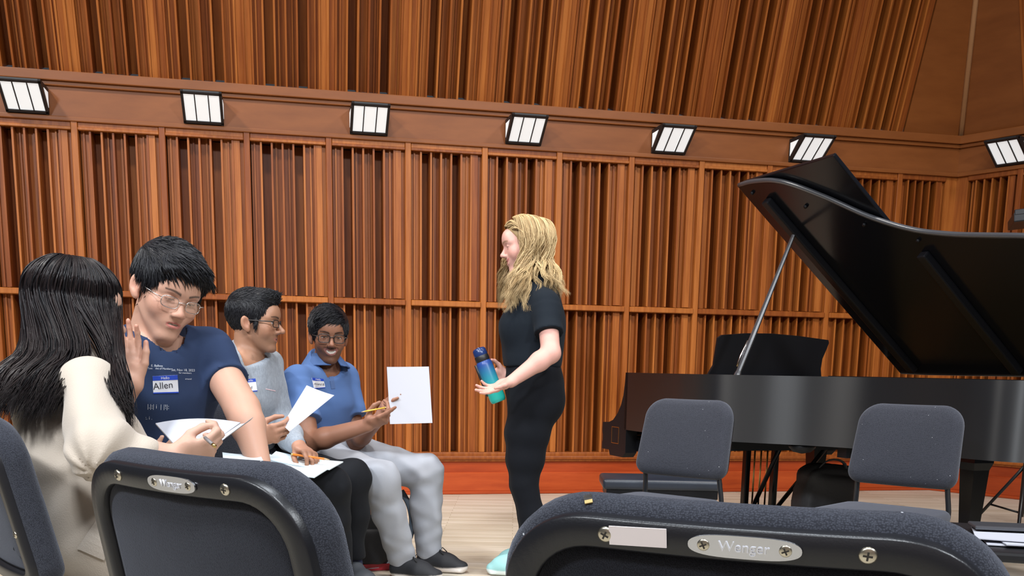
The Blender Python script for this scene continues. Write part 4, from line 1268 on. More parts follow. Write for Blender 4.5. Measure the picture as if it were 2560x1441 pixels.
def tag_sticker(root, parent, c, right, up, w, h, name, base):
    """name badge: blue band with white lettering, hand-written name below"""
    r = nrm(right); u = nrm(up); n = np.cross(r, u)
    c = np.asarray(c, float)
    M_ = Matrix.Identity(4)
    for i in range(3): M_[i][0] = r[i]; M_[i][1] = u[i]; M_[i][2] = n[i]; M_[i][3] = c[i]-base[i]
    me = box_mesh('name_badge', (w, h, .0008), (0, 0, 0)); me.transform(M_); b = link('name_badge', me, M_badge, parent)
    hb = h*.27
    me = box_mesh('badge_band', (w, hb, .0010), (0, h/2-hb/2, .0002)); me.transform(M_); 
    bd = link('badge_band', me, M_blue, parent)
    me = box_mesh('badge_foot', (w, h*.07, .0010), (0, -h/2+h*.035, .0002)); me.transform(M_); link('badge_foot', me, M_blue, parent)
    tm = text_mesh('Hello', hb*.80, .0001); tm.transform(M_ @ Matrix.Translation((0, h/2-hb*.5, .0010))); link('badge_hello', tm, M_badge, parent)
    if name:
        tm = text_mesh(name, h*.38, .0001); tm.transform(M_ @ Matrix.Translation((-w*.12, -h*.10, .0008)) @ Matrix.Rotation(.06, 4, 'Z')); link('badge_name', tm, M_ink, parent)
    return b
M_badge = plain('badge_white', (.66, .66, .70), .5)
M_blue = plain('badge_blue', (.012, .055, .42), .45)
M_ink = plain('ink', (.03, .03, .04), .6)
M_paper = plain('white_paper', (.50, .505, .56), .75)
# ------------------------------------------------------------------ shared bits
from mathutils.bvhtree import BVHTree
def bvh_of(o, root):
    b = np.array(root.location)
    vs = [Vector(np.array(v.co)+b) for v in o.data.vertices]
    return BVHTree.FromPolygons(vs, [tuple(p.vertices) for p in o.data.polygons])
EYEV = Vector((0, 0, EYE))
def hit(bv, px, py, off):
    d = Vector(ray(px, py)).normalized()
    h, n_, i, dist = bv.ray_cast(EYEV, d)
    if h is None: return None
    if n_.dot(d) > 0: n_ = -n_
    return h+n_*off
def decal_quad(name, bv, root, cor, mat, off=.0015, nx=8, ny=6, parent=None):
    """a thin sheet that lies on the cloth; cor = its four corners as they show, from the top left clockwise"""
    cor = np.array(cor, float); base = Vector(root.location); V = []; ok = []
    for lay in (off, off-.0012):
        for j in range(ny+1):
            for i in range(nx+1):
                u, v = i/nx, j/ny
                p = (cor[0]*(1-u)+cor[1]*u)*(1-v)+(cor[3]*(1-u)+cor[2]*u)*v
                h = hit(bv, p[0], p[1], lay); V.append(h-base if h is not None else None)
    V = [v if v is not None else Vector((0, 0, 0)) for v in V]
    n1 = (nx+1)*(ny+1); Fc = []
    for j in range(ny):
        for i in range(nx):
            a = j*(nx+1)+i; q = (a, a+1, a+nx+2, a+nx+1); Fc.append(q[::-1]); Fc.append(tuple(n1+t for t in q))
    edge = [i for i in range(nx+1)]+[j*(nx+1)+nx for j in range(1, ny+1)]+[ny*(nx+1)+i for i in range(nx-1, -1, -1)]+[j*(nx+1) for j in range(ny-1, 0, -1)]
    for a, b in zip(edge, edge[1:]+edge[:1]): Fc.append((a, b, n1+b, n1+a))
    return link(name, mesh(name, V, Fc), mat, parent or root)
def decal_text(name, bv, root, s, cx, cy, size, ang, mat, off=.0022, parent=None, sx=1.0):
    tm = text_mesh(s, 1.0, 0.0)
    ca, sa = math.cos(ang), math.sin(ang); base = Vector(root.location)
    for v in tm.vertices:
        x, y = v.co.x*size*sx, -v.co.y*size
        h = hit(bv, cx+x*ca-y*sa, cy+x*sa+y*ca, off)
        if h is not None: v.co = h-base
        else: v.co = (0, 0, 0)
    return link(name, tm, mat, parent or root)
def badge(bv, root, parent, cor, name, tx, ty, tsize, ang=.05):
    cor = np.array(cor, float); tl, tr, br, bl = cor
    decal_quad('name_badge', bv, root, cor, M_badge, .0015, 8, 6, parent)
    f = .26; g = .93
    decal_quad('badge_band', bv, root, [tl, tr, tr+(br-tr)*f, tl+(bl-tl)*f], M_blue, .0020, 8, 3, parent)
    decal_quad('badge_foot', bv, root, [tl+(bl-tl)*g, tr+(br-tr)*g, br, bl], M_blue, .0020, 8, 1, parent)
    c = (tl+tr)/2+((bl+br)/2-(tl+tr)/2)*.13; hh = np.linalg.norm(bl-tl)
    a = math.atan2(tr[1]-tl[1], tr[0]-tl[0])
    decal_text('badge_greeting', bv, root, 'Hello', c[0], c[1], hh*.22, a, M_badge, .0026, parent)
    if name: decal_text('badge_name', bv, root, name, tx, ty, tsize, a+ang, M_ink, .0024, parent)
def paper(name, cor, label, bend=.0, mat=None, thick=.0006, n=10, group=None, cat='paper', bend2=0.):
    """sheet through four 3-D corners (top left, clockwise), bowed by bend"""
    c = [np.asarray(q, float) for q in cor]
    nn_ = nrm(np.cross(c[1]-c[0], c[3]-c[0])); base = sum(c)/4; V = []
    for lay in (0, -thick):
        for j in range(n+1):
            for i in range(n+1):
                u, v = i/n, j/n
                p = (c[0]*(1-u)+c[1]*u)*(1-v)+(c[3]*(1-u)+c[2]*u)*v
                V.append(p+nn_*(lay+bend*4*u*(1-u)+bend2*4*v*(1-v))-base)
    n1 = (n+1)**2; Fc = []
    for j in range(n):
        for i in range(n):
            a = j*(n+1)+i; q = (a, a+1, a+n+2, a+n+1); Fc.append(q); Fc.append(tuple(n1+t for t in q[::-1]))
    edge = [i for i in range(n+1)]+[j*(n+1)+n for j in range(1, n+1)]+[n*(n+1)+i for i in range(n-1, -1, -1)]+[j*(n+1) for j in range(n-1, 0, -1)]
    for a, b in zip(edge, edge[1:]+edge[:1]): Fc.append((b, a, n1+a, n1+b))
    o = link(name, auto_smooth(mesh(name, V, Fc), 30), mat or M_paper); o.location = base
    return tag(o, label, cat, group)
def pencil(label, a, b, col, r=.0036):
    a = Vector(a); b = Vector(b); d = (b-a).normalized(); L = (b-a).length
    rt = empty('pencil', tuple(a), 0, label, 'pencil')
    O_ = Vector((0, 0, 0))
    link('barrel', tube_mesh('barrel', [O_, d*(L*.86)], r, 6), col, rt)
    link('tip', tube_mesh('tip', [d*(L*.86), d*L], [r, .0006], 6), M_pwood, rt)
    link('ferrule', tube_mesh('ferrule', [d*-.010, O_], r*1.05, 8), M_brass, rt)
    return rt
M_pwood = plain('pencil_wood', (.60, .42, .24), .6)
M_pyellow = plain('pencil_yellow', (.70, .45, .06), .4)
M_porange = plain('pencil_orange', (.85, .25, .03), .4)
def arm(F_, sh, el, wr, r=(.050, .041, .038, .042, .027), k=.02):
    sh, el, wr = (np.asarray(q, float) for q in (sh, el, wr))
    m = el+(wr-el)*.28
    F_.rc(sh, el, r[0], r[1], k); F_.rc(el, m, r[2], r[3], k); F_.rc(m, wr, r[3], r[4], k)
def sleeve(S, sh, el, frac, r0, r1, k=.03, lat=(0, 1, 0)):
    d = np.asarray(el)-np.asarray(sh)
    S.rc(sh, sh+d*.25, r0, r0+(r1-r0)*.35, k)
    S.econe(sh+d*.12, sh+d*frac, lat, (r0+(r1-r0)*.2,)*2, (r1, r1), .02, flat=True)
rng = np.random.default_rng(7)
SEAT = {}
# ================================================================== woman standing with the bottle
def blonde():
    Y = 4.86
    root = person('standing woman in black polo shirt and leggings with wavy blonde hair', (.03, 4.88, 0))
    hd = Head(at(1313, 617, 4.86), (-1, -.10, -.13), (-.13, .03, 1), .985, smile=1.1, teeth=.45, lid=.58, skin=(.66, .36, .30), lip=(.60, .20, .19),
              brow=(.26, .15, .08), jaw=.97, nose=.95, iris=(.06, .09, .12))
    skin = hd.skin
    nb = at(1338, 712, 4.86)
    shN = at(1366, 762, 4.70); shF = at(1354, 762, 5.02)
    elN = at(1377, 884, 4.60); wrN = at(1277, 955, 4.54)
    elF = at(1362, 884, 5.06); wrF = at(1268, 938, 4.845)
    B = Field(); hd.add_to(B)
    B.rc(hd.w(0, -.028, -.055), nb, .045, .050, .016)
    B.rc(nb+A3(0, 0, -.05), at(1336, 800, 4.86), .065, .10, .03)
    B.rc(shN, shF, .045, .045, .05)
    arm(B, shN, elN, wrN, (.047, .041, .040, .040, .0255)); arm(B, shF, elF, wrF, (.047, .041, .040, .040, .0255))
    tips, LN = add_hand(B, wrN, at(1200, 985, 4.50)-wrN, (-.12, -.35, 1), False, (.10, .16, .24, .34), None, .06, 'out', .93)
    tipsF, LF = add_hand(B, wrF, at(1205, 946, 4.835)-wrF, (.0, -1, .0), True, (.62, .62, .62, .62), (.9, .9, .9, .9), .02, ((.75, .45, .35), (.55, .55, .60), (.25, .55, .75)), .93)
    def colr(V, c):
        hd.colour(V, c)
        for t in tips+tipsF:
            m = np.exp(-(np.linalg.norm(V-t[-1], axis=1)/.012)**2)[:, None]*.4; c[:] = c*(1-m)+skin*[1, .66, .62]*m
    solid('body', B, .0036, root, M_skin, skin, 1, colr)
    # shirt
    S = Field(); lat = A3(0, 1, 0)
    S.econe(at(1331, 922, 4.86), at(1331, 885, 4.86), lat, (.150, .122), (.152, .126), .04)
    S.econe(at(1331, 885, 4.86), at(1333, 815, 4.86), lat, (.152, .126), (.168, .140), .05)
    S.econe(at(1333, 815, 4.86), at(1342, 748, 4.86), lat, (.168, .140), (.165, .098), .05)
    S.rc(shN, shF, .050, .050, .05)
    S.econe(at(1342, 750, 4.86), nb+A3(0, 0, .012), lat, (.13, .085), (.062, .062), .04)
    S.ell(at(1288, 822, 4.79), (.055, .065, .065), .05); S.ell(at(1288, 822, 4.93), (.055, .065, .065), .05)
    for sh, el in ((shN, elN), (shF, elF)): sleeve(S, sh, el, .60, .054, .069)
    S.cut(at(1331, 918, 4.86), (0, 0, -1), .006)
    S.post = folds(.0035, 34, 3, [(1, 0, .5), (.6, .2, 1), (-.4, .3, 1), (.2, 1, .6)])
    shirt = solid('shirt', S, .006, root, M_cloth, (.010, .014, .020), 2)
    K = Field(); K.econe(nb+A3(.0, 0, -.015), nb+A3(-.004, 0, .030), lat, (.072, .070), (.060, .058), 0., flat=True)
    K.econe(nb+A3(0, 0, -.04), nb+A3(-.004, 0, .06), lat, (.060, .058), (.051, .050), .002, 's')
    solid('collar', K, .005, root, M_cloth, (.013, .019, .027), 1)
    # sleeve hems
    # leggings
    T = Field()
    T.econe(at(1331, 905, 4.86), at(1336, 965, 4.86), lat, (.148, .122), (.170, .128), .03)
    T.econe(at(1336, 965, 4.86), at(1337, 1015, 4.86), lat, (.170, .128), (.168, .118), .04)
    T.ell(at(1365, 1005, 4.80), (.085, .085, .088), .04); T.ell(at(1365, 1005, 4.93), (.085, .085, .088), .04)
    leg = [((1327, 1015), .086, .110), ((1319, 1085), .084, .104), ((1314, 1150), .074, .088), ((1311, 1212), .060, .063), ((1320, 1250), .052, .053), ((1330, 1290), .054, .060), ((1325, 1345), .042, .046), ((1315, 1400), .033, .036)]
    for dy, dx in ((-.085, 0), (.085, -4)):
        for (p, w, d), (p2, w2, d2) in zip(leg, leg[1:]):
            T.econe(at(p[0]+dx, p[1], 4.86+dy), at(p2[0]+dx, p2[1], 4.86+dy), lat, (w*.95, d*.88), (w2*.95, d2*.88), .045)
    T.cut(at(1331, 912, 4.86), (0, 0, 1), .004)
    solid('leggings', T, .007, root, M_cloth, (.006, .007, .010), 1)
    shoe(root, atz(1338, 1422, 0)*A3(1, 0, 1)+A3(0, 4.775, 0), (-1, .02), .262, 'shoe', (.30, .56, .56), (.72, .80, .80), .043, .07)
    shoe(root, A3(.145, 4.945, 0), (-1, .10), .262, 'shoe', (.30, .56, .56), (.72, .80, .80), .043, .07)
    # hair: cap and long wavy locks gathered in clumps
    def cap(q):
        a = q.copy(); d = f_ell(a, A3(0, -.022, .043), A3(.088, .110, .094))
        d = smin(d, f_ell(a, A3(0, -.065, -.04), A3(.075, .06, .10)), .05)
        d = smax(d, -f_ell(a, A3(0, .093, -.022), A3(.12, .080, .100)), .012)
        return d
    Fh = Field(); Fh.add(lambda p: cap(hd.loc(p))*hd.sc, hd.c, .18, 0.)
    V, Fq = Fh.mesh(.005); parts = [(V, Fq, .35)]
    paths, rads, tone = [], [], []
    M = 32; t = np.linspace(0, 1, M)
    for c_ in range(170):
        side = -1 if rng.random() < .62 else 1
        y0 = rng.uniform(-.118, .034)
        out = rng.uniform(.086, .112)
        zt = .139-.35*(y0+.02)**2*8
        bx = side*out*math.sqrt(max(.05, 1-((y0+.02)/.125)**2))
        p0 = hd.w(side*.010, y0*.75+.016, zt); p1 = hd.w(bx*.66, y0-.004, .116-.25*abs(y0)); p2 = hd.w(bx, y0-.012, .02)
        if c_ % 4 == 0:      # from the hairline, swept back over the temple
            a_ = rng.uniform(0, 1); y0 = .028; bx = side*out*.95
            p0 = hd.w(side*(.004+.058*a_), .080-.030*a_**2, .098-.030*a_**2); p1 = hd.w(side*(.030+.052*a_), .052-.020*a_, .112-.045*a_); p2 = hd.w(bx*(.92+.08*a_), .010-.01*a_, .035)
        fr = (y0+.118)/.152
        if side < 0:
            if fr > .62: ex, ey, eY = rng.uniform(1256, 1322), rng.uniform(700, 782), rng.uniform(4.66, 4.72); mx_, my_ = 1308+(ex-1290)*.25, 672
            else:
                u = fr/.62; ex = 1418-78*u+rng.uniform(-16, 6); ey = rng.uniform(690, 748)-10*u; eY = rng.uniform(4.66, 4.84); mx_, my_ = 1375-55*u, 672
        else:
            if fr > .55: ex, ey, eY = rng.uniform(1246, 1278), rng.uniform(690, 775), rng.uniform(4.93, 5.0); mx_, my_ = 1262, 660
            else: ex, ey, eY = rng.uniform(1370, 1412), rng.uniform(690, 740), rng.uniform(4.88, 5.02); mx_, my_ = 1365, 670
        p3 = at(mx_+rng.uniform(-8, 8), my_, (eY+hd.c[1])/2+(.0 if side < 0 else .02)) if True else None
        p3 = p3*.75+np.array(p2)*.25
        p4 = at(ex, ey, eY)
        ctl = np.array([p0, p1, p2, p3, p4])
        ph = rng.uniform(0, 6.3); wl = rng.uniform(.11, .17); am = rng.uniform(.009, .017)
        tn = np.clip(rng.normal(.5, .25), 0, 1)
        base_ = spline(ctl, M)
        L_ = np.r_[0, np.cumsum(np.linalg.norm(np.diff(base_, axis=0), axis=1))]
        ramp = np.clip((L_-.12)/.12, 0, 1)
        wv = am*ramp[:, None]*(np.sin(L_/wl*2*PI+ph)[:, None]*A3(1, 0, .15)+np.cos(L_/wl*2*PI+ph)[:, None]*A3(0, .8, 0))
        for k in range(18):
            j = rng.normal(size=3)*A3(.0055, .0055, .003); j2 = rng.normal(size=3)*.004
            paths.append(base_+wv*rng.uniform(.85, 1.15)+j*(.35+.65*(1-np.abs(2*t-1)**2))[:, None]+j2*t[:, None])
            rads.append(.0015*rng.uniform(.7, 1.25)*np.clip(np.minimum(1, (1-t)*6), .06, 1)); tone.append(np.clip(tn+rng.normal()*.15, 0, 1))
    parts.append(strands_mesh(np.array(paths), np.array(rads), np.array(tone), 3))
    hair_obj('hair', parts, np.array(root.location), hair_mat('blonde_hair', (.27, .165, .070), (.70, .52, .28), .45, .35), root)
    # wrist band
    ax = nrm(elF-wrF); c = wrF+ax*.045
    bm = bmesh.new(); bm_tube(bm, [Vector(c-ax*.010), Vector(c+ax*.010)], .033, 18, .9)
    link('watch_strap', loc_mesh(bm_mesh('watch_strap', bm, True), np.array(root.location)), plain('strap_grey', (.16, .14, .12), .6), root)
    # the bottle
    b0 = at(1245, 1000, 4.765); b1 = at(1199, 880, 4.765); ax = nrm(b1-b0)
    bt = empty('water_bottle', tuple(b0), 0, 'blue to teal water bottle with navy flip lid in the blonde woman\'s hand', 'bottle')
    X, Yv, Z = frame_from(ax, (0, 1, 0)); m = Matrix((X, Yv, Z)).transposed().to_4x4()
    k = NT('bottle_fade'); k.set(Roughness=.35)
    tc = k.n('ShaderNodeTexCoord'); sp = k.n('ShaderNodeVectorMath', operation='DOT_PRODUCT'); sp.inputs[1].default_value = tuple(ax)
    k.l(tc.outputs['Object'], sp.inputs[0]); mr = k.n('ShaderNodeMapRange'); mr.inputs['From Max'].default_value = .20; k.l(sp.outputs['Value'], mr.inputs[0])
    cr = k.n('ShaderNodeValToRGB'); cr.color_ramp.elements[0].color = (.02, .42, .36, 1); cr.color_ramp.elements[1].color = (.02, .06, .26, 1)
    cr.color_ramp.elements[0].position = .12; cr.color_ramp.elements[1].position = .85
    k.l(mr.outputs[0], cr.inputs[0]); k.l(cr.outputs[0], k.b.inputs['Base Color'])
    bm = bmesh.new(); bm_lathe(bm, [(.030, -.010), (.0345, -.004), (.0365, .006), (.0365, .165), (.034, .178), (.029, .186)], 28)
    bmesh.ops.transform(bm, matrix=m, verts=bm.verts); link('bottle_body', auto_smooth(bm_mesh('bottle_body', bm), 50), k.m, bt)
    M_navy = plain('lid_navy', (.012, .03, .12), .25)
    bm = bmesh.new(); bm_lathe(bm, [(.031, .184), (.0325, .188), (.0325, .206), (.0305, .210)], 28)
    bmesh.ops.transform(bm, matrix=m, verts=bm.verts); link('collar', auto_smooth(bm_mesh('collar', bm), 40), M_lampblack, bt)
    bm = bmesh.new(); bm_lathe(bm, [(.0305, .209), (.0315, .214), (.0300, .236), (.024, .243), (.010, .246)], 28)
    bm_box(bm, (0, 0, .240), (.012, .05, .014), None, .004, 2)
    bmesh.ops.transform(bm, matrix=m, verts=bm.verts); link('flip_lid', auto_smooth(bm_mesh('flip_lid', bm), 40), M_navy, bt)
    bm = bmesh.new()
    side = -(X if X.x > 0 else -X)
    pts = [Vector(ax)*z_+side*(.0375) for z_ in (.03, .08, .13, .178)]
    bm_tube(bm, pts, .0075, 8); link('grip', bm_mesh('grip', bm, True), M_lampblack, bt)
blonde()
# ================================================================== man in the navy T-shirt
def seat_for(x, y, face, label):
    o = copy_tree(chair0); place_chair(o, x, y, face, label, 1.0); return o
def navy():
    root = person('man in navy T-shirt and wire glasses leaning forward, name badge on chest', (-.98, 3.1, 0))
    hd = Head(at(417, 732, 2.98), (.64, -.70, -.34), (.26, .02, 1), 1.02, smile=-.1, teeth=.22, lid=.62, skin=(.60, .34, .245), lip=(.52, .17, .15), brow=(.05, .035, .03),
              jaw=1.02, nose=.82, width=1.03, browz=.001)
    skin = hd.skin
    nb = at(372, 862, 3.04)
    shR = at(287, 880, 2.90); shL = at(523, 880, 3.14)
    elL = at(606, 1022, 3.02); wrL = at(650, 1165, 2.90)
    elR = at(262, 1030, 2.74); wrR = at(328, 958, 2.70)
    B = Field(); hd.add_to(B)
    B.rc(hd.w(0, -.034, -.055), nb, .053, .062, .018)
    lat = nrm(shL-shR)
    B.rc(nb+A3(0, 0, -.06), at(385, 975, 3.07), .062, .095, .03)
    B.rc(shR+A3(0, 0, -.01), shL+A3(0, 0, -.01), .05, .05, .05)
    arm(B, shL, elL, wrL, (.056, .049, .046, .048, .031)); arm(B, shR, elR, wrR, (.054, .047, .044, .046, .030))
    tips, L1 = add_hand(B, wrR, at(316, 822, 2.73)-wrR, (.22, -.95, .0), True, (.22, .16, .20, .30), None, .025, ((.55, .78, .30), (.22, .95, .18), (.08, .98, .12)), .88)
    tips2, L2 = add_hand(B, wrL, A3(.25, -.35, -.75), (-.5, -.2, -.5), False, (.35, .35, .4, .4), None, .06, 'out', 1.0)
    def colr(V, c):
        hd.colour(V, c)
        for t in tips:
            m = np.exp(-(np.linalg.norm(V-t[-1], axis=1)/.014)**2)[:, None]*.4; c[:] = c*(1-m)+skin*[1, .62, .58]*m
    solid('body', B, .0036, root, M_skin, skin, 1, colr)
    # T-shirt
    S = Field()
    pel = at(392, 1210, 3.12); wst = at(395, 1090, 3.10); chs = at(402, 975, 3.07); upc = at(402, 895, 3.06)
    S.econe(pel, wst, lat, (.155, .115), (.150, .110), .05)
    S.econe(wst, chs, lat, (.150, .110), (.165, .115), .05)
    S.econe(chs, upc, lat, (.165, .118), (.155, .102), .05)
    S.rc(shR, shL, .057, .057, .05)
    S.econe(upc, nb+A3(0, 0, .014), lat, (.135, .098), (.090, .082), .04)
    sleeve(S, shL, elL, .54, .062, .070); sleeve(S, shR, elR, .55, .060, .068)
    # scooped neck
    neckline(S, nb, (.6, -.8), .60, .0, .092)
    S.post = folds(.006, 30, 11, [(.3, .2, 1), (1, 0, .8), (-.6, .2, .9), (.1, 1, .4), (.8, .1, -.6)])
    sh = solid('shirt', S, .0055, root, M_cloth, (.030, .048, .105), 2)
    bv = bvh_of(sh, root)
    badge(bv, root, sh, [(381, 941), (443, 938), (446, 983), (383, 985)], 'Allen', 407, 965, 24, -.06)
    for s_, cx, cy, sz, sx in (('E. Balboa', 392, 915, 8, 1), ('Tues    the of Member', 398, 922, 6.5, 1.0), ('Sat, Nov 18, 2023', 457, 926, 8.5, .95), ('for members', 462, 933, 6, 1), ('around', 470, 948, 5.5, 1),
                               ('|.|:| i  | |!|:', 395, 1017, 15, .95), (':. i .', 372, 1045, 12, 1)):
        decal_text('shirt_print', bv, root, s_, cx, cy, sz, .03, M_print, .0016, sh, sx)
    # jeans
    T = Field()
    hL = at(440, 1225, 3.14); hR = at(345, 1225, 3.06)
    knL = A3(-.66, 2.90, .50); anL = A3(-.68, 2.86, .09); knR = A3(-.88, 2.62, .50); anR = A3(-.86, 2.60, .09)
    T.rc(hL, hR, .115, .115, .04)
    for h_, k_, a_ in ((hL, knL, anL), (hR, knR, anR)):
        T.rc(h_, k_, .098, .070, .03); T.rc(k_, a_, .068, .052, .02)
    T.cut((0, 0, .075), (0, 0, -1))
    T.post = folds(.005, 28, 5)
    solid('trousers', T, .008, root, M_cloth, (.02, .024, .035), 1)
    for a_ in (anL, anR): shoe(root, (a_[0]-.03, a_[1]+.05, 0), (.45, -.9), .28)
    # hair: thick, parted at the side and swept across
    def cap(q):
        d = f_ell(q, A3(0, -.016, .050), A3(.090, .112, .092))
        d = smin(d, f_ell(q, A3(0, .060, .085), A3(.062, .040, .034)), .03)
        d = smax(d, -f_ell(q, A3(0, .100, -.030), A3(.115, .082, .098)), .010)
        d = smax(d, -(q[:, 2]+.030+.25*q[:, 1]), .015)
        d = smax(d, -f_ell(np.c_[np.abs(q[:, 0]), q[:, 1], q[:, 2]], A3(.10, .002, -.018), A3(.04, .030, .040)), .008)
        return d
    def flow(q):
        k = np.clip(q[:, 2]*9, 0, 1)
        return np.c_[-.55*k+q[:, 0]*2, .75*k-.35*(1-k), -.15-1.2*(1-k)-3*np.clip(np.abs(q[:, 0])-.06, 0, 1)]
    parts = short_hair(hd, cap, rng, flow, 4200, .040, .0019, .10, .0045, .10, 6)
    paths = []; n = 560; t = np.linspace(0, 1, 8)
    for k in range(n):
        x = rng.uniform(-.066, .070); j = rng.normal()*.004
        p0 = A3(x*.85+.012, .050+rng.uniform(-.02, .012), .126-7*x*x+rng.uniform(-.008, .004))
        p1 = A3(x*1.02, .100-3.0*x*x+rng.uniform(-.004, .004), .098-5*x*x); p2 = A3(x*1.08-.020+j, .101-3.6*x*x, .066+rng.uniform(-.012, .010)-3.5*x*x+(.012 if x > .02 else 0))
        paths.append(hd.c+hd.sc*(spline([p0, p1, p2], 8)@hd.R))
    parts.append(strands_mesh(np.array(paths), np.tile(.0020*np.clip((1-t)*3, .06, 1), (n, 1)), rng.uniform(0, 1, n), 4))
    hair_obj('hair', parts, np.array(root.location), M_blackhair, root)
    glasses(hd, root, M_frame_wire, .0225, .0150, .0011, .62, .1005, -.004)
M_print = plain('shirt_print_white', (.62, .66, .74), .7)
M_blackhair = hair_mat('black_hair', (.0045, .0045, .006), (.016, .016, .020), .42, .28)
M_darkhair = hair_mat('dark_brown_hair', (.006, .0045, .004), (.024, .017, .014), .38, .5)
navy()
# ================================================================== man in the grey sweater
def grey():
    root = person('man in light grey sweater and dark glasses seen in profile, paper in hand', (-1.1, 4.3, 0))
    hd = Head(at(637, 808, 4.30), (1, -.05, -.03), (.0, 0, 1), .99, smile=.35, lid=.25, skin=(.36, .185, .115), lip=(.33, .13, .10), brow=(.02, .014, .012),
              jaw=1.0, nose=1.22, stubble=.42, moustache=.35, chin=.004)
    skin = hd.skin
    nb = at(618, 882, 4.31)
    shR = at(554, 918, 4.14); shL = at(668, 916, 4.46)
    elR = at(512, 1062, 4.00); wrR = at(640, 1088, 3.90)
    elL = at(700, 1060, 4.42); wrL = at(748, 1118, 4.17)
    lat = nrm(shL-shR)
    B = Field(); hd.add_to(B)
    B.rc(hd.w(0, -.034, -.050), nb, .049, .056, .016)
    B.rc(nb+A3(0, 0, -.05), at(616, 990, 4.33), .070, .11, .03)
    B.rc(shR, shL, .05, .05, .05)
    arm(B, shR, elR, wrR, (.05, .043, .04, .042, .029)); arm(B, shL, elL, wrL, (.05, .043, .04, .042, .029))
    tips, _ = add_hand(B, wrR, at(722, 1082, 3.86)-wrR, (.10, .88, .35), True, (.62, .72, .78, .82), (.75, .8, .85, .9), .015, 'pinch', 1.0)
    tips2, _ = add_hand(B, wrL, at(800, 1150, 4.06)-wrL, (.0, -.30, -.95), False, (.40, .45, .5, .55), None, .06, 'pinch', 1.0)
    def colr(V, c):
        hd.colour(V, c)
        for w_ in (wrR, wrL):
            m = np.clip(1-np.linalg.norm(V-w_, axis=1)/.2, 0, 1)[:, None]*.55; c[:] = c*(1-m)+A3(.50, .26, .19)*m
    solid('body', B, .0036, root, M_skin, skin, 1, colr)
    S = Field()
    pel = at(592, 1128, 4.40); wst = at(600, 1070, 4.38); chs = at(612, 985, 4.34); upc = at(614, 915, 4.33)
    S.econe(pel, wst, lat, (.165, .135), (.165, .130), .05)
    S.econe(wst, chs, lat, (.165, .130), (.172, .120), .05)
    S.econe(chs, upc, lat, (.172, .120), (.150, .092), .05)
    S.rc(shR, shL, .058, .058, .05)
    S.econe(upc, nb+A3(.004, 0, .020), lat, (.13, .085), (.068, .066), .035)
    for sh_, el, wr in ((shR, elR, wrR), (shL, elL, wrL)):
        S.rc(sh_, el, .064, .056, .035); S.rc(el, el+(wr-el)*.55, .058, .052, .03); S.rc(el+(wr-el)*.55, el+(wr-el)*.90, .052, .040, .02)
    neckline(S, nb, (.75, -.65), .85, .004, .088)
    S.post = folds(.0065, 32, 21, [(.4, .2, 1), (1, .3, .7), (-.7, .2, .9), (.2, 1, .5), (.9, .1, -.4)])
    sh = solid('sweater', S, .0055, root, M_knit, (.34, .38, .44), 2)
    bv = bvh_of(sh, root)
    badge(bv, root, sh, [(608, 949), (638, 947), (643, 979), (613, 982)], 'Brad', 622, 970, 9, 0)
    decal_quad('pocket_seam', bv, root, [(664, 972), (688, 977), (688, 979), (664, 974)], M_seam, .0015, 6, 1, sh)
    # black cuff at the left wrist
    ax = nrm(elL-wrL)
    bm = bmesh.new(); bm_tube(bm, [Vector(wrL+ax*.018), Vector(wrL+ax*.040)], .036, 16)
    link('wrist_band', loc_mesh(bm_mesh('wrist_band', bm, True), np.array(root.location)), M_lampblack, root)
    # belt and black trousers
    T = Field()
    hR = at(580, 1172, 4.30); hL = at(640, 1160, 4.48)
    knR = at(826, 1218, 4.14); knL = at(880, 1200, 4.36); anR = at(845, 1408, 4.28); anL = at(880, 1395, 4.46)
    T.rc(hR, hL, .120, .120, .04)
    T.econe(at(592, 1150, 4.40), at(596, 1112, 4.39), lat, (.162, .130), (.160, .126), .03)
    for h_, k_, a_ in ((hR, knR, anR), (hL, knL, anL)):
        T.rc(h_, k_, .100, .074, .03); T.rc(k_, k_+(a_-k_)*.4, .074, .070, .02); T.rc(k_+(a_-k_)*.4, a_, .070, .058, .02)
        T.ell(k_+A3(.0, 0, .01), (.075, .075, .072), .03)
    T.cut(anR+A3(0, 0, -.01), (0, 0, -1))
    T.post = folds(.006, 34, 23)
    solid('trousers', T, .0065, root, M_cloth, (.011, .012, .015), 2)
    K = Field()
    for a_ in (anR, anL): K.rc(a_+A3(0, 0, .03), A3(a_[0]+.01, a_[1], .06), .040, .040, 0)
    for a_ in (anR, anL):
        Ks = Field(); Ks.rc(a_+A3(0, 0, .03), A3(a_[0]+.01, a_[1], .06), .041, .040, 0); solid('sock', Ks, .008, root, M_cloth, (.035, .04, .085), 1)
        shoe(root, (a_[0]-.03, a_[1]+.03, 0), (.62, -.78), .275, 'shoe', (.06, .065, .075), (.62, .62, .58), .048)
    def cap(q):
        d = f_ell(q, A3(0, -.016, .046), A3(.083, .105, .094))
        d = smin(d, f_ell(q, A3(0, .055, .105), A3(.06, .045, .030)), .03)
        d = smax(d, -f_ell(q, A3(0, .098, -.030), A3(.115, .072, .098)), .008)
        d = smax(d, -(q[:, 2]+.075+.15*q[:, 1]), .01)
        a = np.c_[np.abs(q[:, 0]), q[:, 1], q[:, 2]]
        d = smax(d, -f_ell(a, A3(.095, .012, -.030), A3(.04, .036, .040)), .008)
        sb = f_ell(a, A3(.0715, .026, -.008), A3(.0055, .009, .022))
        return smin(d, sb, .010)
    def flow(q):
        k = np.clip((q[:, 2]-.05)*18, 0, 1)
        return np.c_[q[:, 0]*2*k, .75*k-.25*(1-k), .35*k-1.0*(1-k)]
    parts = short_hair(hd, cap, rng, flow, 3600, .020, .0018, .22, .0045, .14, 5)
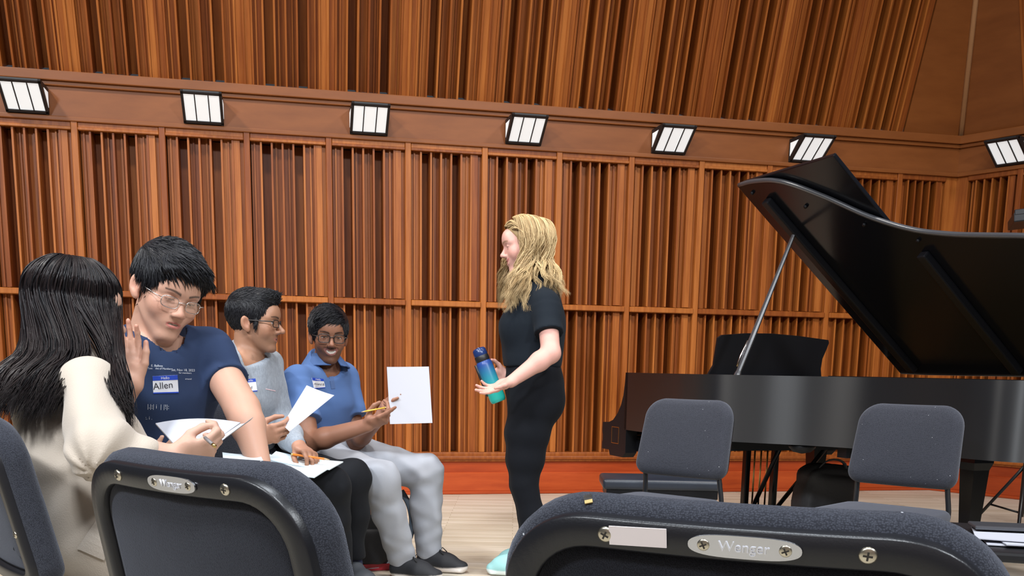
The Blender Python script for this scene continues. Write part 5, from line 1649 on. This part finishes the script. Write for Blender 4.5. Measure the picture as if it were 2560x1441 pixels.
    hair_obj('hair', parts, np.array(root.location), M_blackhair, root)
    glasses(hd, root, M_frame_dark, .0235, .0140, .0020, .45, .1015, -.001, .0026)
    return tips, tips2
M_seam = plain('pocket_seam_pink', (.72, .52, .56), .8)
G_t1, G_t2 = grey()
# ================================================================== man in the blue polo
def polo():
    root = person('smiling man in blue polo shirt and light grey trousers, turned to the camera', (-.85, 4.85, 0))
    hd = Head(at(822, 842, 4.72), (.30, -.95, -.10), (.04, 0, 1), .985, smile=1.0, teeth=1.0, lid=.42, skin=(.235, .105, .062), lip=(.26, .10, .085), brow=(.010, .007, .006),
              jaw=1.0, width=.98, nose=.98, stubble=.55, moustache=.95, chin=.004)
    skin = hd.skin
    nb = at(812, 910, 4.76)
    shR = at(744, 950, 4.58); shL = at(860, 944, 4.92)
    elR = at(772, 1108, 4.44); wrR = at(918, 1064, 4.36)
    elL = at(890, 1104, 4.84); wrL = at(943, 1052, 4.60)
    lat = nrm(shL-shR)
    B = Field(); hd.add_to(B)
    B.rc(hd.w(0, -.034, -.050), nb, .049, .056, .016)
    B.rc(nb+A3(0, 0, -.05), at(806, 1010, 4.78), .070, .11, .03)
    B.rc(shR, shL, .05, .05, .05)
    arm(B, shR, elR, wrR, (.053, .045, .042, .043, .029)); arm(B, shL, elL, wrL, (.050, .044, .041, .042, .029))
    tips, _ = add_hand(B, wrR, at(978, 1040, 4.32)-wrR, (.15, .35, .92), True, (.06, .75, .85, .9), (.10, .9, .9, .9), .02, 'pinch', .98)
    tips2, _ = add_hand(B, wrL, at(972, 985, 4.545)-wrL, (.85, .25, -.2), False, (.25, .30, .35, .4), (.3, .35, .4, .45), .03, ((.30, .62, .72), (.10, .90, .40), (.0, .98, .15)), .98)
    def colr(V, c):
        hd.colour(V, c)
        for w_ in (wrR, wrL):
            m = np.clip(1-np.linalg.norm(V-w_, axis=1)/.22, 0, 1)[:, None]*.6; c[:] = c*(1-m)+A3(.42, .21, .145)*m
    solid('body', B, .0036, root, M_skin, skin, 1, colr)
    S = Field()
    pel = at(798, 1112, 4.86); wst = at(800, 1070, 4.85); chs = at(806, 1005, 4.80); upc = at(806, 945, 4.78)
    S.econe(pel, wst, lat, (.165, .125), (.165, .125), .05)
    S.econe(wst, chs, lat, (.165, .125), (.172, .122), .05)
    S.econe(chs, upc, lat, (.172, .122), (.150, .094), .05)
    S.rc(shR, shL, .060, .060, .05)
    S.econe(upc, nb+A3(.0, 0, .014), lat, (.13, .085), (.072, .068), .035)
    sleeve(S, shR, elR, .66, .064, .074); sleeve(S, shL, elL, .62, .062, .074)
    neckline(S, nb, (.62, -.78), 1.15, .0, .080)
    S.post = folds(.006, 32, 31, [(.4, .2, 1), (1, .3, .7), (-.7, .2, .9), (.2, 1, .5)])
    sh = solid('polo_shirt', S, .0055, root, M_cloth, (.085, .155, .345), 2)
    bv = bvh_of(sh, root)
    badge(bv, root, sh, [(779, 945), (808, 948), (813, 970), (785, 973)], 'Anand B', 797, 961, 7.5, 0)
    decal_quad('placket', bv, root, [(822, 940), (833, 940), (838, 972), (828, 973)], M_placket, .0018, 3, 5, sh)
    # collar: two fallen leaves round the neck
    fd = nrm(A3(.62, -.78, 0)); up = A3(0, 0, 1)
    K = Field()
    K.econe(nb+A3(0, 0, -.022), nb+A3(-.004, .008, .042), lat, (.122, .112), (.066, .064), 0., flat=True)
    K.econe(nb+A3(0, 0, -.05), nb+A3(-.004, .008, .075), lat, (.136, .126), (.034, .032), .003, 's')
    K.rc(nb+fd*.04+A3(0, 0, .03), nb+fd*.14+A3(0, 0, -.03), .008, .034, .006, 's')
    solid('collar', K, .0042, root, M_cloth, (.075, .135, .30), 1)
    # trousers
    T = Field()
    hR = at(780, 1140, 4.72); hL = at(836, 1130, 4.94)
    knR = at(950, 1200, 4.50); knL = at(1062, 1182, 4.80); anR = at(1006, 1398, 4.66); anL = at(1072, 1378, 4.86)
    T.rc(hR, hL, .120, .120, .04)
    for h_, k_, a_ in ((hR, knR, anR), (hL, knL, anL)):
        T.rc(h_, k_, .102, .078, .03); T.rc(k_, k_+(a_-k_)*.4, .078, .074, .02); T.rc(k_+(a_-k_)*.4, a_, .074, .062, .02)
        T.ell(k_, (.072, .072, .072), .05)
    T.post = folds(.0048, 55, 33, [(1, .3, .5), (.6, .2, 1), (-.5, .1, 1), (.3, 1, .3)])
    solid('trousers', T, .006, root, M_cloth, (.37, .385, .43), 2)
    for a_, td, h_ in ((anR, (1, -.35), 0), (anL, (1, -.32), 0)):
        ob, L_ = shoe(root, (a_[0]-.06, a_[1]+.012, 0), td, .288, 'shoe', (.022, .023, .027), (.72, .66, .62), .046)
        bm = bmesh.new()
        for i in range(4):
            u = .115+i*.022; z_ = .086-i*.009
            bm_tube(bm, [Vector(L_(u, -.024, z_-.010)), Vector(L_(u+.008, 0, z_+.003)), Vector(L_(u, .024, z_-.010))], .0026, 5)
        bm_tube(bm, [Vector(L_(.115, 0, .09)), Vector(L_(.13, -.022, .108)), Vector(L_(.15, -.030, .085))], .0026, 5)
        bm_tube(bm, [Vector(L_(.115, 0, .09)), Vector(L_(.125, .020, .112)), Vector(L_(.145, .028, .09))], .0026, 5)
        link('laces', loc_mesh(bm_mesh('laces', bm, True), np.array(root.location)), M_lampblack, ob)
    def cap(q):
        d = f_ell(q, A3(0, -.014, .050), A3(.088, .108, .094))
        d = smin(d, f_ell(q, A3(.01, .058, .088), A3(.062, .038, .036)), .03)
        d = smax(d, -f_ell(q, A3(-.008, .100, -.045), A3(.100, .090, .102)), .010)
        d = smax(d, -(q[:, 2]+.030+.25*q[:, 1]), .012)
        return d
    def flow(q): k = np.clip(q[:, 2]*10, 0, 1); return np.c_[.75*k+q[:, 0]*2, .55*k, -.2-.9*(1-k)]
    parts = short_hair(hd, cap, rng, flow, 3800, .032, .0018, .08, .0045, .08, 6)
    hair_obj('hair', parts, np.array(root.location), M_blackhair, root)
    glasses(hd, root, M_frame_dark, .0240, .0180, .0021, .55, .1015, -.002)
    return tips, tips2
M_placket = plain('placket_blue', (.07, .125, .28), .85)
P_t1, P_t2 = polo()
# ================================================================== woman with long black hair
def cream():
    root = person('woman with long black hair in cream cardigan seen from behind', (-.9, 2.3, 0))
    hd = Head(at(194, 782, 2.50), (.86, .50, -.10), (.02, 0, 1), .92, skin=(.60, .36, .27), lid=.3)
    skin = hd.skin
    nb = at(168, 908, 2.48)
    shR = at(222, 972, 2.26); shL = at(105, 958, 2.62)
    elR = at(252, 1128, 2.06); wrR = at(436, 1146, 2.12)
    elL = at(150, 1110, 2.66); wrL = at(330, 1130, 2.55)
    lat = nrm(shR-shL)
    B = Field(); hd.add_to(B)
    B.rc(hd.w(0, -.024, -.055), nb, .048, .052, .035)
    B.rc(nb+A3(0, 0, -.04), at(155, 1010, 2.44), .065, .10, .03)
    B.rc(shR, shL, .045, .045, .05)
    arm(B, shR, elR, wrR, (.046, .040, .038, .040, .026)); arm(B, shL, elL, wrL, (.046, .040, .038, .040, .026))
    tips, _ = add_hand(B, wrR, at(545, 1118, 2.15)-wrR, (.05, .75, .60), True, (.62, .72, .80, .86), (1.0, 1.05, 1.1, 1.1), .02, ((.40, .80, .45), (.12, .96, .25), (-.08, .99, .05)), .86)
    add_hand(B, wrL, at(420, 1135, 2.5)-wrL, (0, .3, 1), False, (.3, .3, .3, .3), None, .04, 'out', .93)
    def colr(V, c): hd.colour(V, c)
    solid('body', B, .004, root, M_skin, skin, 1, colr)
    S = Field()
    chs = at(166, 1010, 2.45); wst = at(215, 1165, 2.34); hip = at(272, 1330, 2.29)+A3(.035, .03, 0)
    S.econe(hip+A3(.03, .02, -.10), hip, lat, (.20, .165), (.190, .165), .05)
    S.econe(hip, wst, lat, (.190, .165), (.160, .130), .05)
    S.econe(wst, chs, lat, (.160, .130), (.165, .115), .05)
    S.econe(chs, nb+A3(0, 0, -.02), lat, (.150, .105), (.085, .075), .04)
    S.rc(shR, shL, .055, .055, .05)
    hipj = hip+A3(.02, .03, -.02); kn = hipj+A3(.23, .34, -.02)
    S.rc(hipj+lat*.085, hipj+(kn-hipj)*.55+lat*.075, .105, .098, .05); S.rc(hipj-lat*.085, hipj+(kn-hipj)*.55-lat*.075, .105, .098, .05)
    for sh_, el, wr in ((shR, elR, wrR), (shL, elL, wrL)):
        S.rc(sh_, el, .060, .060, .035); S.rc(el, el+(wr-el)*.50, .058, .046, .03)
        S.rc(el+(wr-el)*.46, el+(wr-el)*.56, .040, .038, .006)
    # deep creases that run into the bend of the waist
    pv = at(262, 1170, 2.14)
    def cre(p):
        q = p-pv; r = np.linalg.norm(q, axis=1); an = np.arctan2(q[:, 2], q[:, 0]*.9+q[:, 1]*.2)
        return .0042*np.sin(an*9+1.0)*np.exp(-((r-.15)/.075)**2)+.0025*np.sin(p[:, 2]*60+p[:, 0]*25)*0
    f2 = folds(.0045, 26, 41)
    S.post = lambda p: cre(p)+f2(p)
    sh = solid('cardigan', S, .0055, root, M_ribknit, (.55, .47, .39), 2)
    # slanted pocket
    bv = bvh_of(sh, root)
    decal_quad('pocket', bv, root, [(247, 1297), (285, 1325), (262, 1400), (196, 1372)], M_pocket, .004, 8, 6, sh)
    # dark trousers, mostly out of sight
    T = Field()
    for s_ in (-1, 1):
        k_ = kn+lat*.08*s_; T.rc(hipj+lat*.09*s_, k_, .085, .066, .03); T.rc(k_, A3(k_[0]+.02, k_[1]+.02, .09), .064, .045, .02)
        shoe(root, (k_[0]-.03, k_[1]-.02, 0), (.8, .6), .25, 'shoe', (.5, .5, .5), (.7, .7, .7), .042)
    T.cut((0, 0, .07), (0, 0, -1)); solid('trousers', T, .009, root, M_cloth, (.03, .035, .05), 1)
    # hair: a smooth cap, then long locks over back and shoulder
    def cap(q):
        d = f_ell(q, A3(0, -.014, .040), A3(.084, .105, .094))
        d = smin(d, f_ell(q, A3(0, -.045, -.06), A3(.076, .062, .09)), .06)
        d = smax(d, -f_ell(q, A3(-.035, .122, -.03), A3(.060, .058, .095)), .010)
        return d
    Fh = Field(); Fh.add(lambda p: cap(hd.loc(p))*hd.sc, hd.c, .19, 0.)
    V, Fq = Fh.mesh(.006); parts = [(V, Fq, .2)]
    # mass that falls down the back
    H2 = Field(); 
    H2.econe(hd.w(0, -.045, -.05), at(122, 930, 2.42), lat, (.070, .060), (.075, .060), .05)
    H2.econe(at(122, 930, 2.42), at(95, 985, 2.38), lat, (.075, .060), (.080, .045), .05)
    V, Fq = H2.mesh(.008); parts.append((V, Fq, .2))
    M = 26; t = np.linspace(0, 1, M); paths, rads, tone = [], [], []
    for c_ in range(460):
        az = rng.uniform(-1.3, 3.15)             # 0 = straight back, 1.5 = the side nearest to us
        sx, sy = math.sin(az), -math.cos(az)
        crown = A3(.012*sx, -.018+.02*sy, .136)
        def shell(pol, k=1.0):
            return A3(.087*k*math.sin(pol)*sx, -.014+.108*k*math.sin(pol)*sy, .040+.098*k*math.cos(pol))
        p1 = shell(.55, 1.01); p2 = shell(1.15, 1.03); p3 = shell(1.75, 1.03)
        lay = rng.uniform(-1, 0); rel = az-1.05
        if az > 1.45:      # locks that come forward over the shoulder
            u = (az-1.45)/1.3
            p4 = at(262+28*u+rng.uniform(-8, 8), 878, 2.36+.02*lay); p5 = at(280+26*u+rng.uniform(-16, 8), 968, 2.22+.03*lay+.06*u); p6 = at(302+14*u+rng.uniform(-18, 12), rng.uniform(1010, 1078), 2.17+.03*lay+.06*u)
        else:
            p4 = at(170+112*math.sin(rel)+rng.uniform(-7, 7), 876, 2.435-.12*math.cos(rel)+.02*lay)
            p5 = at(122+126*math.sin(rel)+rng.uniform(-12, 12), 945, 2.37-.14*math.cos(rel)+.02*lay)
            yb = 1036-34*max(0, math.sin(rel))
            p6 = at(84+135*math.sin(rel)+rng.uniform(-16, 16), rng.uniform(yb-38, yb+14), 2.30-.15*math.cos(rel)+.02*lay)
        ctl = [hd.w(*crown), hd.w(*p1), hd.w(*p2), hd.w(*p3), p4, p5, p6]
        base_ = spline(ctl, M)
        tn = rng.uniform(0, 1)
        ph = rng.uniform(0, 6.3)
        wv = .004*np.clip(t-.5, 0, 1)[:, None]*2*np.sin(t*9+ph)[:, None]*A3(1, .3, 0)
        for k in range(9):
            j = rng.normal(size=3)*.005; j2 = rng.normal(size=3)*A3(.007, .004, .008)
            paths.append(base_+wv+j*np.clip(t*4, 0, 1)[:, None]*.7+j2*(t**3)[:, None])
            rads.append(.0018*rng.uniform(.7, 1.25)*np.clip(np.minimum(1, (1-t)*5), .08, 1)); tone.append(np.clip(tn+rng.normal()*.2, 0, 1))
    parts.append(strands_mesh(np.array(paths), np.array(rads), np.array(tone), 3))
    hair_obj('hair', parts, np.array(root.location), hair_mat('long_black_hair', (.0050, .0045, .0060), (.020, .013, .013), .36, .35), root)
    glasses(hd, root, M_frame_wire, .0235, .0165, .0012, .6, .1005, -.003)
    return tips
M_pocket = plain('pocket_knit', (.58, .51, .44), .9, bump=(350, .4))
C_t = cream()
# chairs under the seated players
seat_for(-.99, 3.16, -60, 'black orchestra chair hidden under the man in the navy T-shirt')
seat_for(-1.10, 4.42, -42, 'black orchestra chair under the man in the grey sweater')
seat_for(-.90, 4.93, -38, 'black orchestra chair under the man in the blue polo')
# ================================================================== papers, pencils and bags
paper('sheet_of_paper', [at(967, 918, 4.53), at(1072, 917, 4.58), at(1081, 1058, 4.56), at(975, 1061, 4.51)],
      'white sheet held up by the man in the blue polo', .004)
paper('sheet_of_paper', [at(767, 964, 3.98), at(836, 989, 3.84), at(724, 1080, 3.80), at(706, 1063, 3.90)],
      'white sheet slanting from the hand of the man in grey', .006)
paper('sheet_music', [at(389, 1062, 2.36), at(601, 1060, 2.40), at(536, 1107, 2.19), at(442, 1121, 2.17)],
      'pale sheet music held open by the woman in cream', -.010, thick=.003)
paper('sheet_music', [at(601, 1061, 2.385), at(633, 1044, 2.42), at(565, 1094, 2.20), at(530, 1108, 2.18)],
      'turned-up back page of the booklet held by the woman in cream', .004)
# open booklet on the lap of the man in grey
bk = empty('open_booklet', tuple(at(745, 1160, 4.05)), 0, 'open printed booklet on the lap of the man in grey', 'booklet')
M_page = plain('booklet_page', (.72, .82, .88), .7)
def booklet():
    base = np.array(bk.location)
    def page(nm, cor, bend, mat, th=.004):
        o = paper(nm, cor, None, bend, mat, th); 
        o.location = np.array(o.location)-base; o.parent = bk
        for k in ('label', 'category', 'group'):
            if k in o: del o[k]
        return o
    c = [at(655, 1130, 4.22), at(856, 1158, 4.14), at(786, 1196, 3.88), at(690, 1176, 3.96)]
    p = page('right_page', [at(690, 1131, 4.22), at(858, 1157, 4.14), at(824, 1176, 4.0), at(668, 1150, 4.08)], .006, M_page)
    q = page('left_page', [at(655, 1132, 4.2), at(824, 1172, 4.03), at(786, 1196, 3.90), at(640, 1160, 4.0)], .008, M_page)
    # lines of print and the round stamp
    bv = BVHTree.FromPolygons([Vector(np.array(v.co)+np.array(q.location)+base) for v in q.data.vertices], [tuple(f.vertices) for f in q.data.polygons])
    class R_: location = Vector(base)
    for i in range(5):
        u = i*.012
        ln = decal_quad('print_line', bv, R_, [(740+i*9, 1162+i*.4), (796-i*1.5, 1176-i*.6+i*3.0), (795-i*1.5, 1177.2+i*2.4), (739+i*9, 1163.2+i*.4)], M_ink2, .0008, 6, 1, q)
    for rr in (1.0, .62):
        pts = []
        for k in range(21):
            a = 2*PI*k/20; h = hit(bv, 698+17*rr*math.cos(a), 1158+6.5*rr*math.sin(a), .001)
            if h is not None: pts.append(h-Vector(base))
        if len(pts) > 8:
            bm = bmesh.new(); bm_tube(bm, pts, .0007, 4); link('stamp_ring', bm_mesh('stamp_ring', bm), M_ink2, q)
M_ink2 = plain('faded_print', (.10, .12, .20), .7)
booklet()
pencil('orange pencil lying on the booklet under the grey man\'s hand', at(733, 1137, 4.10), at(824, 1150, 4.06), M_porange, .0048)
pencil('yellow pencil between the fingers of the man in blue', at(962, 1020, 4.33), at(903, 1031, 4.30), M_pyellow)
pencil('grey pencil in the hand of the woman in cream', at(532, 1112, 2.03), at(509, 1092, 2.06), plain('pencil_grey', (.22, .20, .20), .4))
# pale sheets on the lap of the man in navy
paper('sheet_of_paper', [at(556, 1132, 2.95), at(650, 1136, 2.92), at(668, 1175, 2.72), at(560, 1170, 2.74)], 'pale blue sheet on the lap of the man in navy', .003, M_page)
# backpack between the two seated men, its strap looping out
M_pack = plain('backpack_cloth', (.014, .014, .017), .7, bump=(200, .3))
M_packgrey = plain('strap_grey_blue', (.10, .13, .17), .6)
M_tan = plain('backpack_tan', (.36, .17, .09), .7)
pk = empty('backpack', (-.70, 4.88, 0), .2, 'black backpack with tan trim on the floor under the polo man\'s chair', 'bag')
link('pack_body', lumpy('pack_body', (0, 0, .185), (.125, .09, .18), Matrix.Identity(4), .03, 5), M_pack, pk)
link('front_pocket', lumpy('front_pocket', (.02, -.082, .12), (.085, .030, .085), Matrix.Identity(4), .02, 6, 14), M_pack, pk)
link('tan_trim', lumpy('tan_trim', (-.02, -.072, .300), (.060, .022, .034), Matrix.Rotation(.5, 4, 'Y'), .02, 7, 12), M_tan, pk)
sp_ = [at(1003, 1228, 4.9), at(1022, 1262, 4.88), at(1030, 1300, 4.87), at(1026, 1340, 4.87), at(1010, 1362, 4.88), at(975, 1375, 4.88)]
bm = bmesh.new()
ww = Matrix.Translation(pk.location) @ Matrix.Rotation(.2, 4, 'Z')
bm_tube(bm, [ww.inverted() @ Vector(p) for p in spline(sp_, 24)], .014, 8, .35, (0, 1, 0))
link('strap', bm_mesh('strap', bm, True), M_packgrey, pk)
# folder and papers on the floor by the shoes
fo = empty('red_folder', tuple(atz(925, 1420, 0)), .3, 'red folder stuffed with papers on the floor by the grey shoes', 'folder')
M_red = plain('folder_red', (.55, .03, .05), .45)
link('cover', box_mesh('cover', (.24, .17, .004), (0, 0, .003), .001, 1), M_red, fo)
for i in range(4):
    o = link('sheet', box_mesh('sheet', (.225, .155, .003), (0, 0, 0)), M_paper, fo, (.004*i, -.003*i, .008+i*.0045), (.03*i, -.02*i, .05*i-.06))
link('flap', box_mesh('flap', (.24, .004, .03), (0, -.083, .018), .001, 1), M_red, fo)
# papers and a phone on a seat at the right edge
tb = empty('music_stand', (1.05, 2.07, 0), -.3, 'black stand with papers at the right edge, low behind the front chair', 'stand')
link('desk', box_mesh('desk', (.62, .40, .02), (.12, 0, .620), .006, 2), M_sblack, tb)
link('pole', tube_mesh('pole', [(.12, 0, .02), (.12, 0, .615)], .016, 10), M_sblack, tb)
for k in range(3):
    a = 2*PI*k/3
    link('foot_leg', tube_mesh('foot_leg', [(.12, 0, .06), (.12+.24*math.cos(a), .24*math.sin(a), .012)], .011, 8), M_sblack, tb)
for i, (dx, dy, rz) in enumerate(((0, 0, 0), (.02, -.01, .08), (-.01, .012, -.06))):
    o = link('loose_sheet', box_mesh('loose_sheet', (.30, .215, .002), (0, 0, 0)), M_paper)
    o.location = (1.085+dx, 2.03+dy, .633+i*.004); o.rotation_euler = (0, 0, -.3+rz)
    tag(o, ('lowest', 'middle', 'topmost')[i]+' of the white sheets on the stand at the right edge', 'paper', 'white sheets at the right edge')
ph_ = link('phone', box_mesh('phone', (.145, .072, .008), (0, 0, 0), .003, 2), M_edge)
ph_.location = (1.01, 2.10, .650); ph_.rotation_euler = (0, 0, -.2)
tag(ph_, 'black phone lying on the white sheets at the right edge', 'phone')
# blank white sticker on the shell of the nearest chair
c0 = CHAIRS['front_right']
for ch in c0.children:
    if ch.name.startswith('back_shell'):
        bv = BVHTree.FromPolygons([c0.matrix_basis @ v.co for v in ch.data.vertices], [tuple(f.vertices) for f in ch.data.polygons])
        class R2: location = Vector((0, 0, 0))
        o = decal_quad('blank_sticker', bv, R2, [(1524, 1314), (1667, 1322), (1668, 1369), (1526, 1360)], M_sticker, .0022, 6, 2, ch)
        o.data.transform(c0.matrix_basis.inverted())

# torn corner of the same chair's cushion: a dark notch with the foam showing
for ch in c0.children:
    if ch.name.startswith('back_pad'):
        bv = BVHTree.FromPolygons([c0.matrix_basis @ v.co for v in ch.data.vertices], [tuple(f.vertices) for f in ch.data.polygons])
        for nm, cor, mt in (('tear', [(1459, 1243), (1479, 1240), (1483, 1254), (1462, 1258)], M_dark), ('bare_foam', [(1463, 1256), (1482, 1252), (1483, 1260), (1464, 1264)], plain('cushion_foam', (.60, .42, .16), .8))):
            o = decal_quad(nm, bv, R2, cor, mt, .0016 if nm == 'tear' else .0022, 4, 2, ch)
            o.data.transform(c0.matrix_basis.inverted())
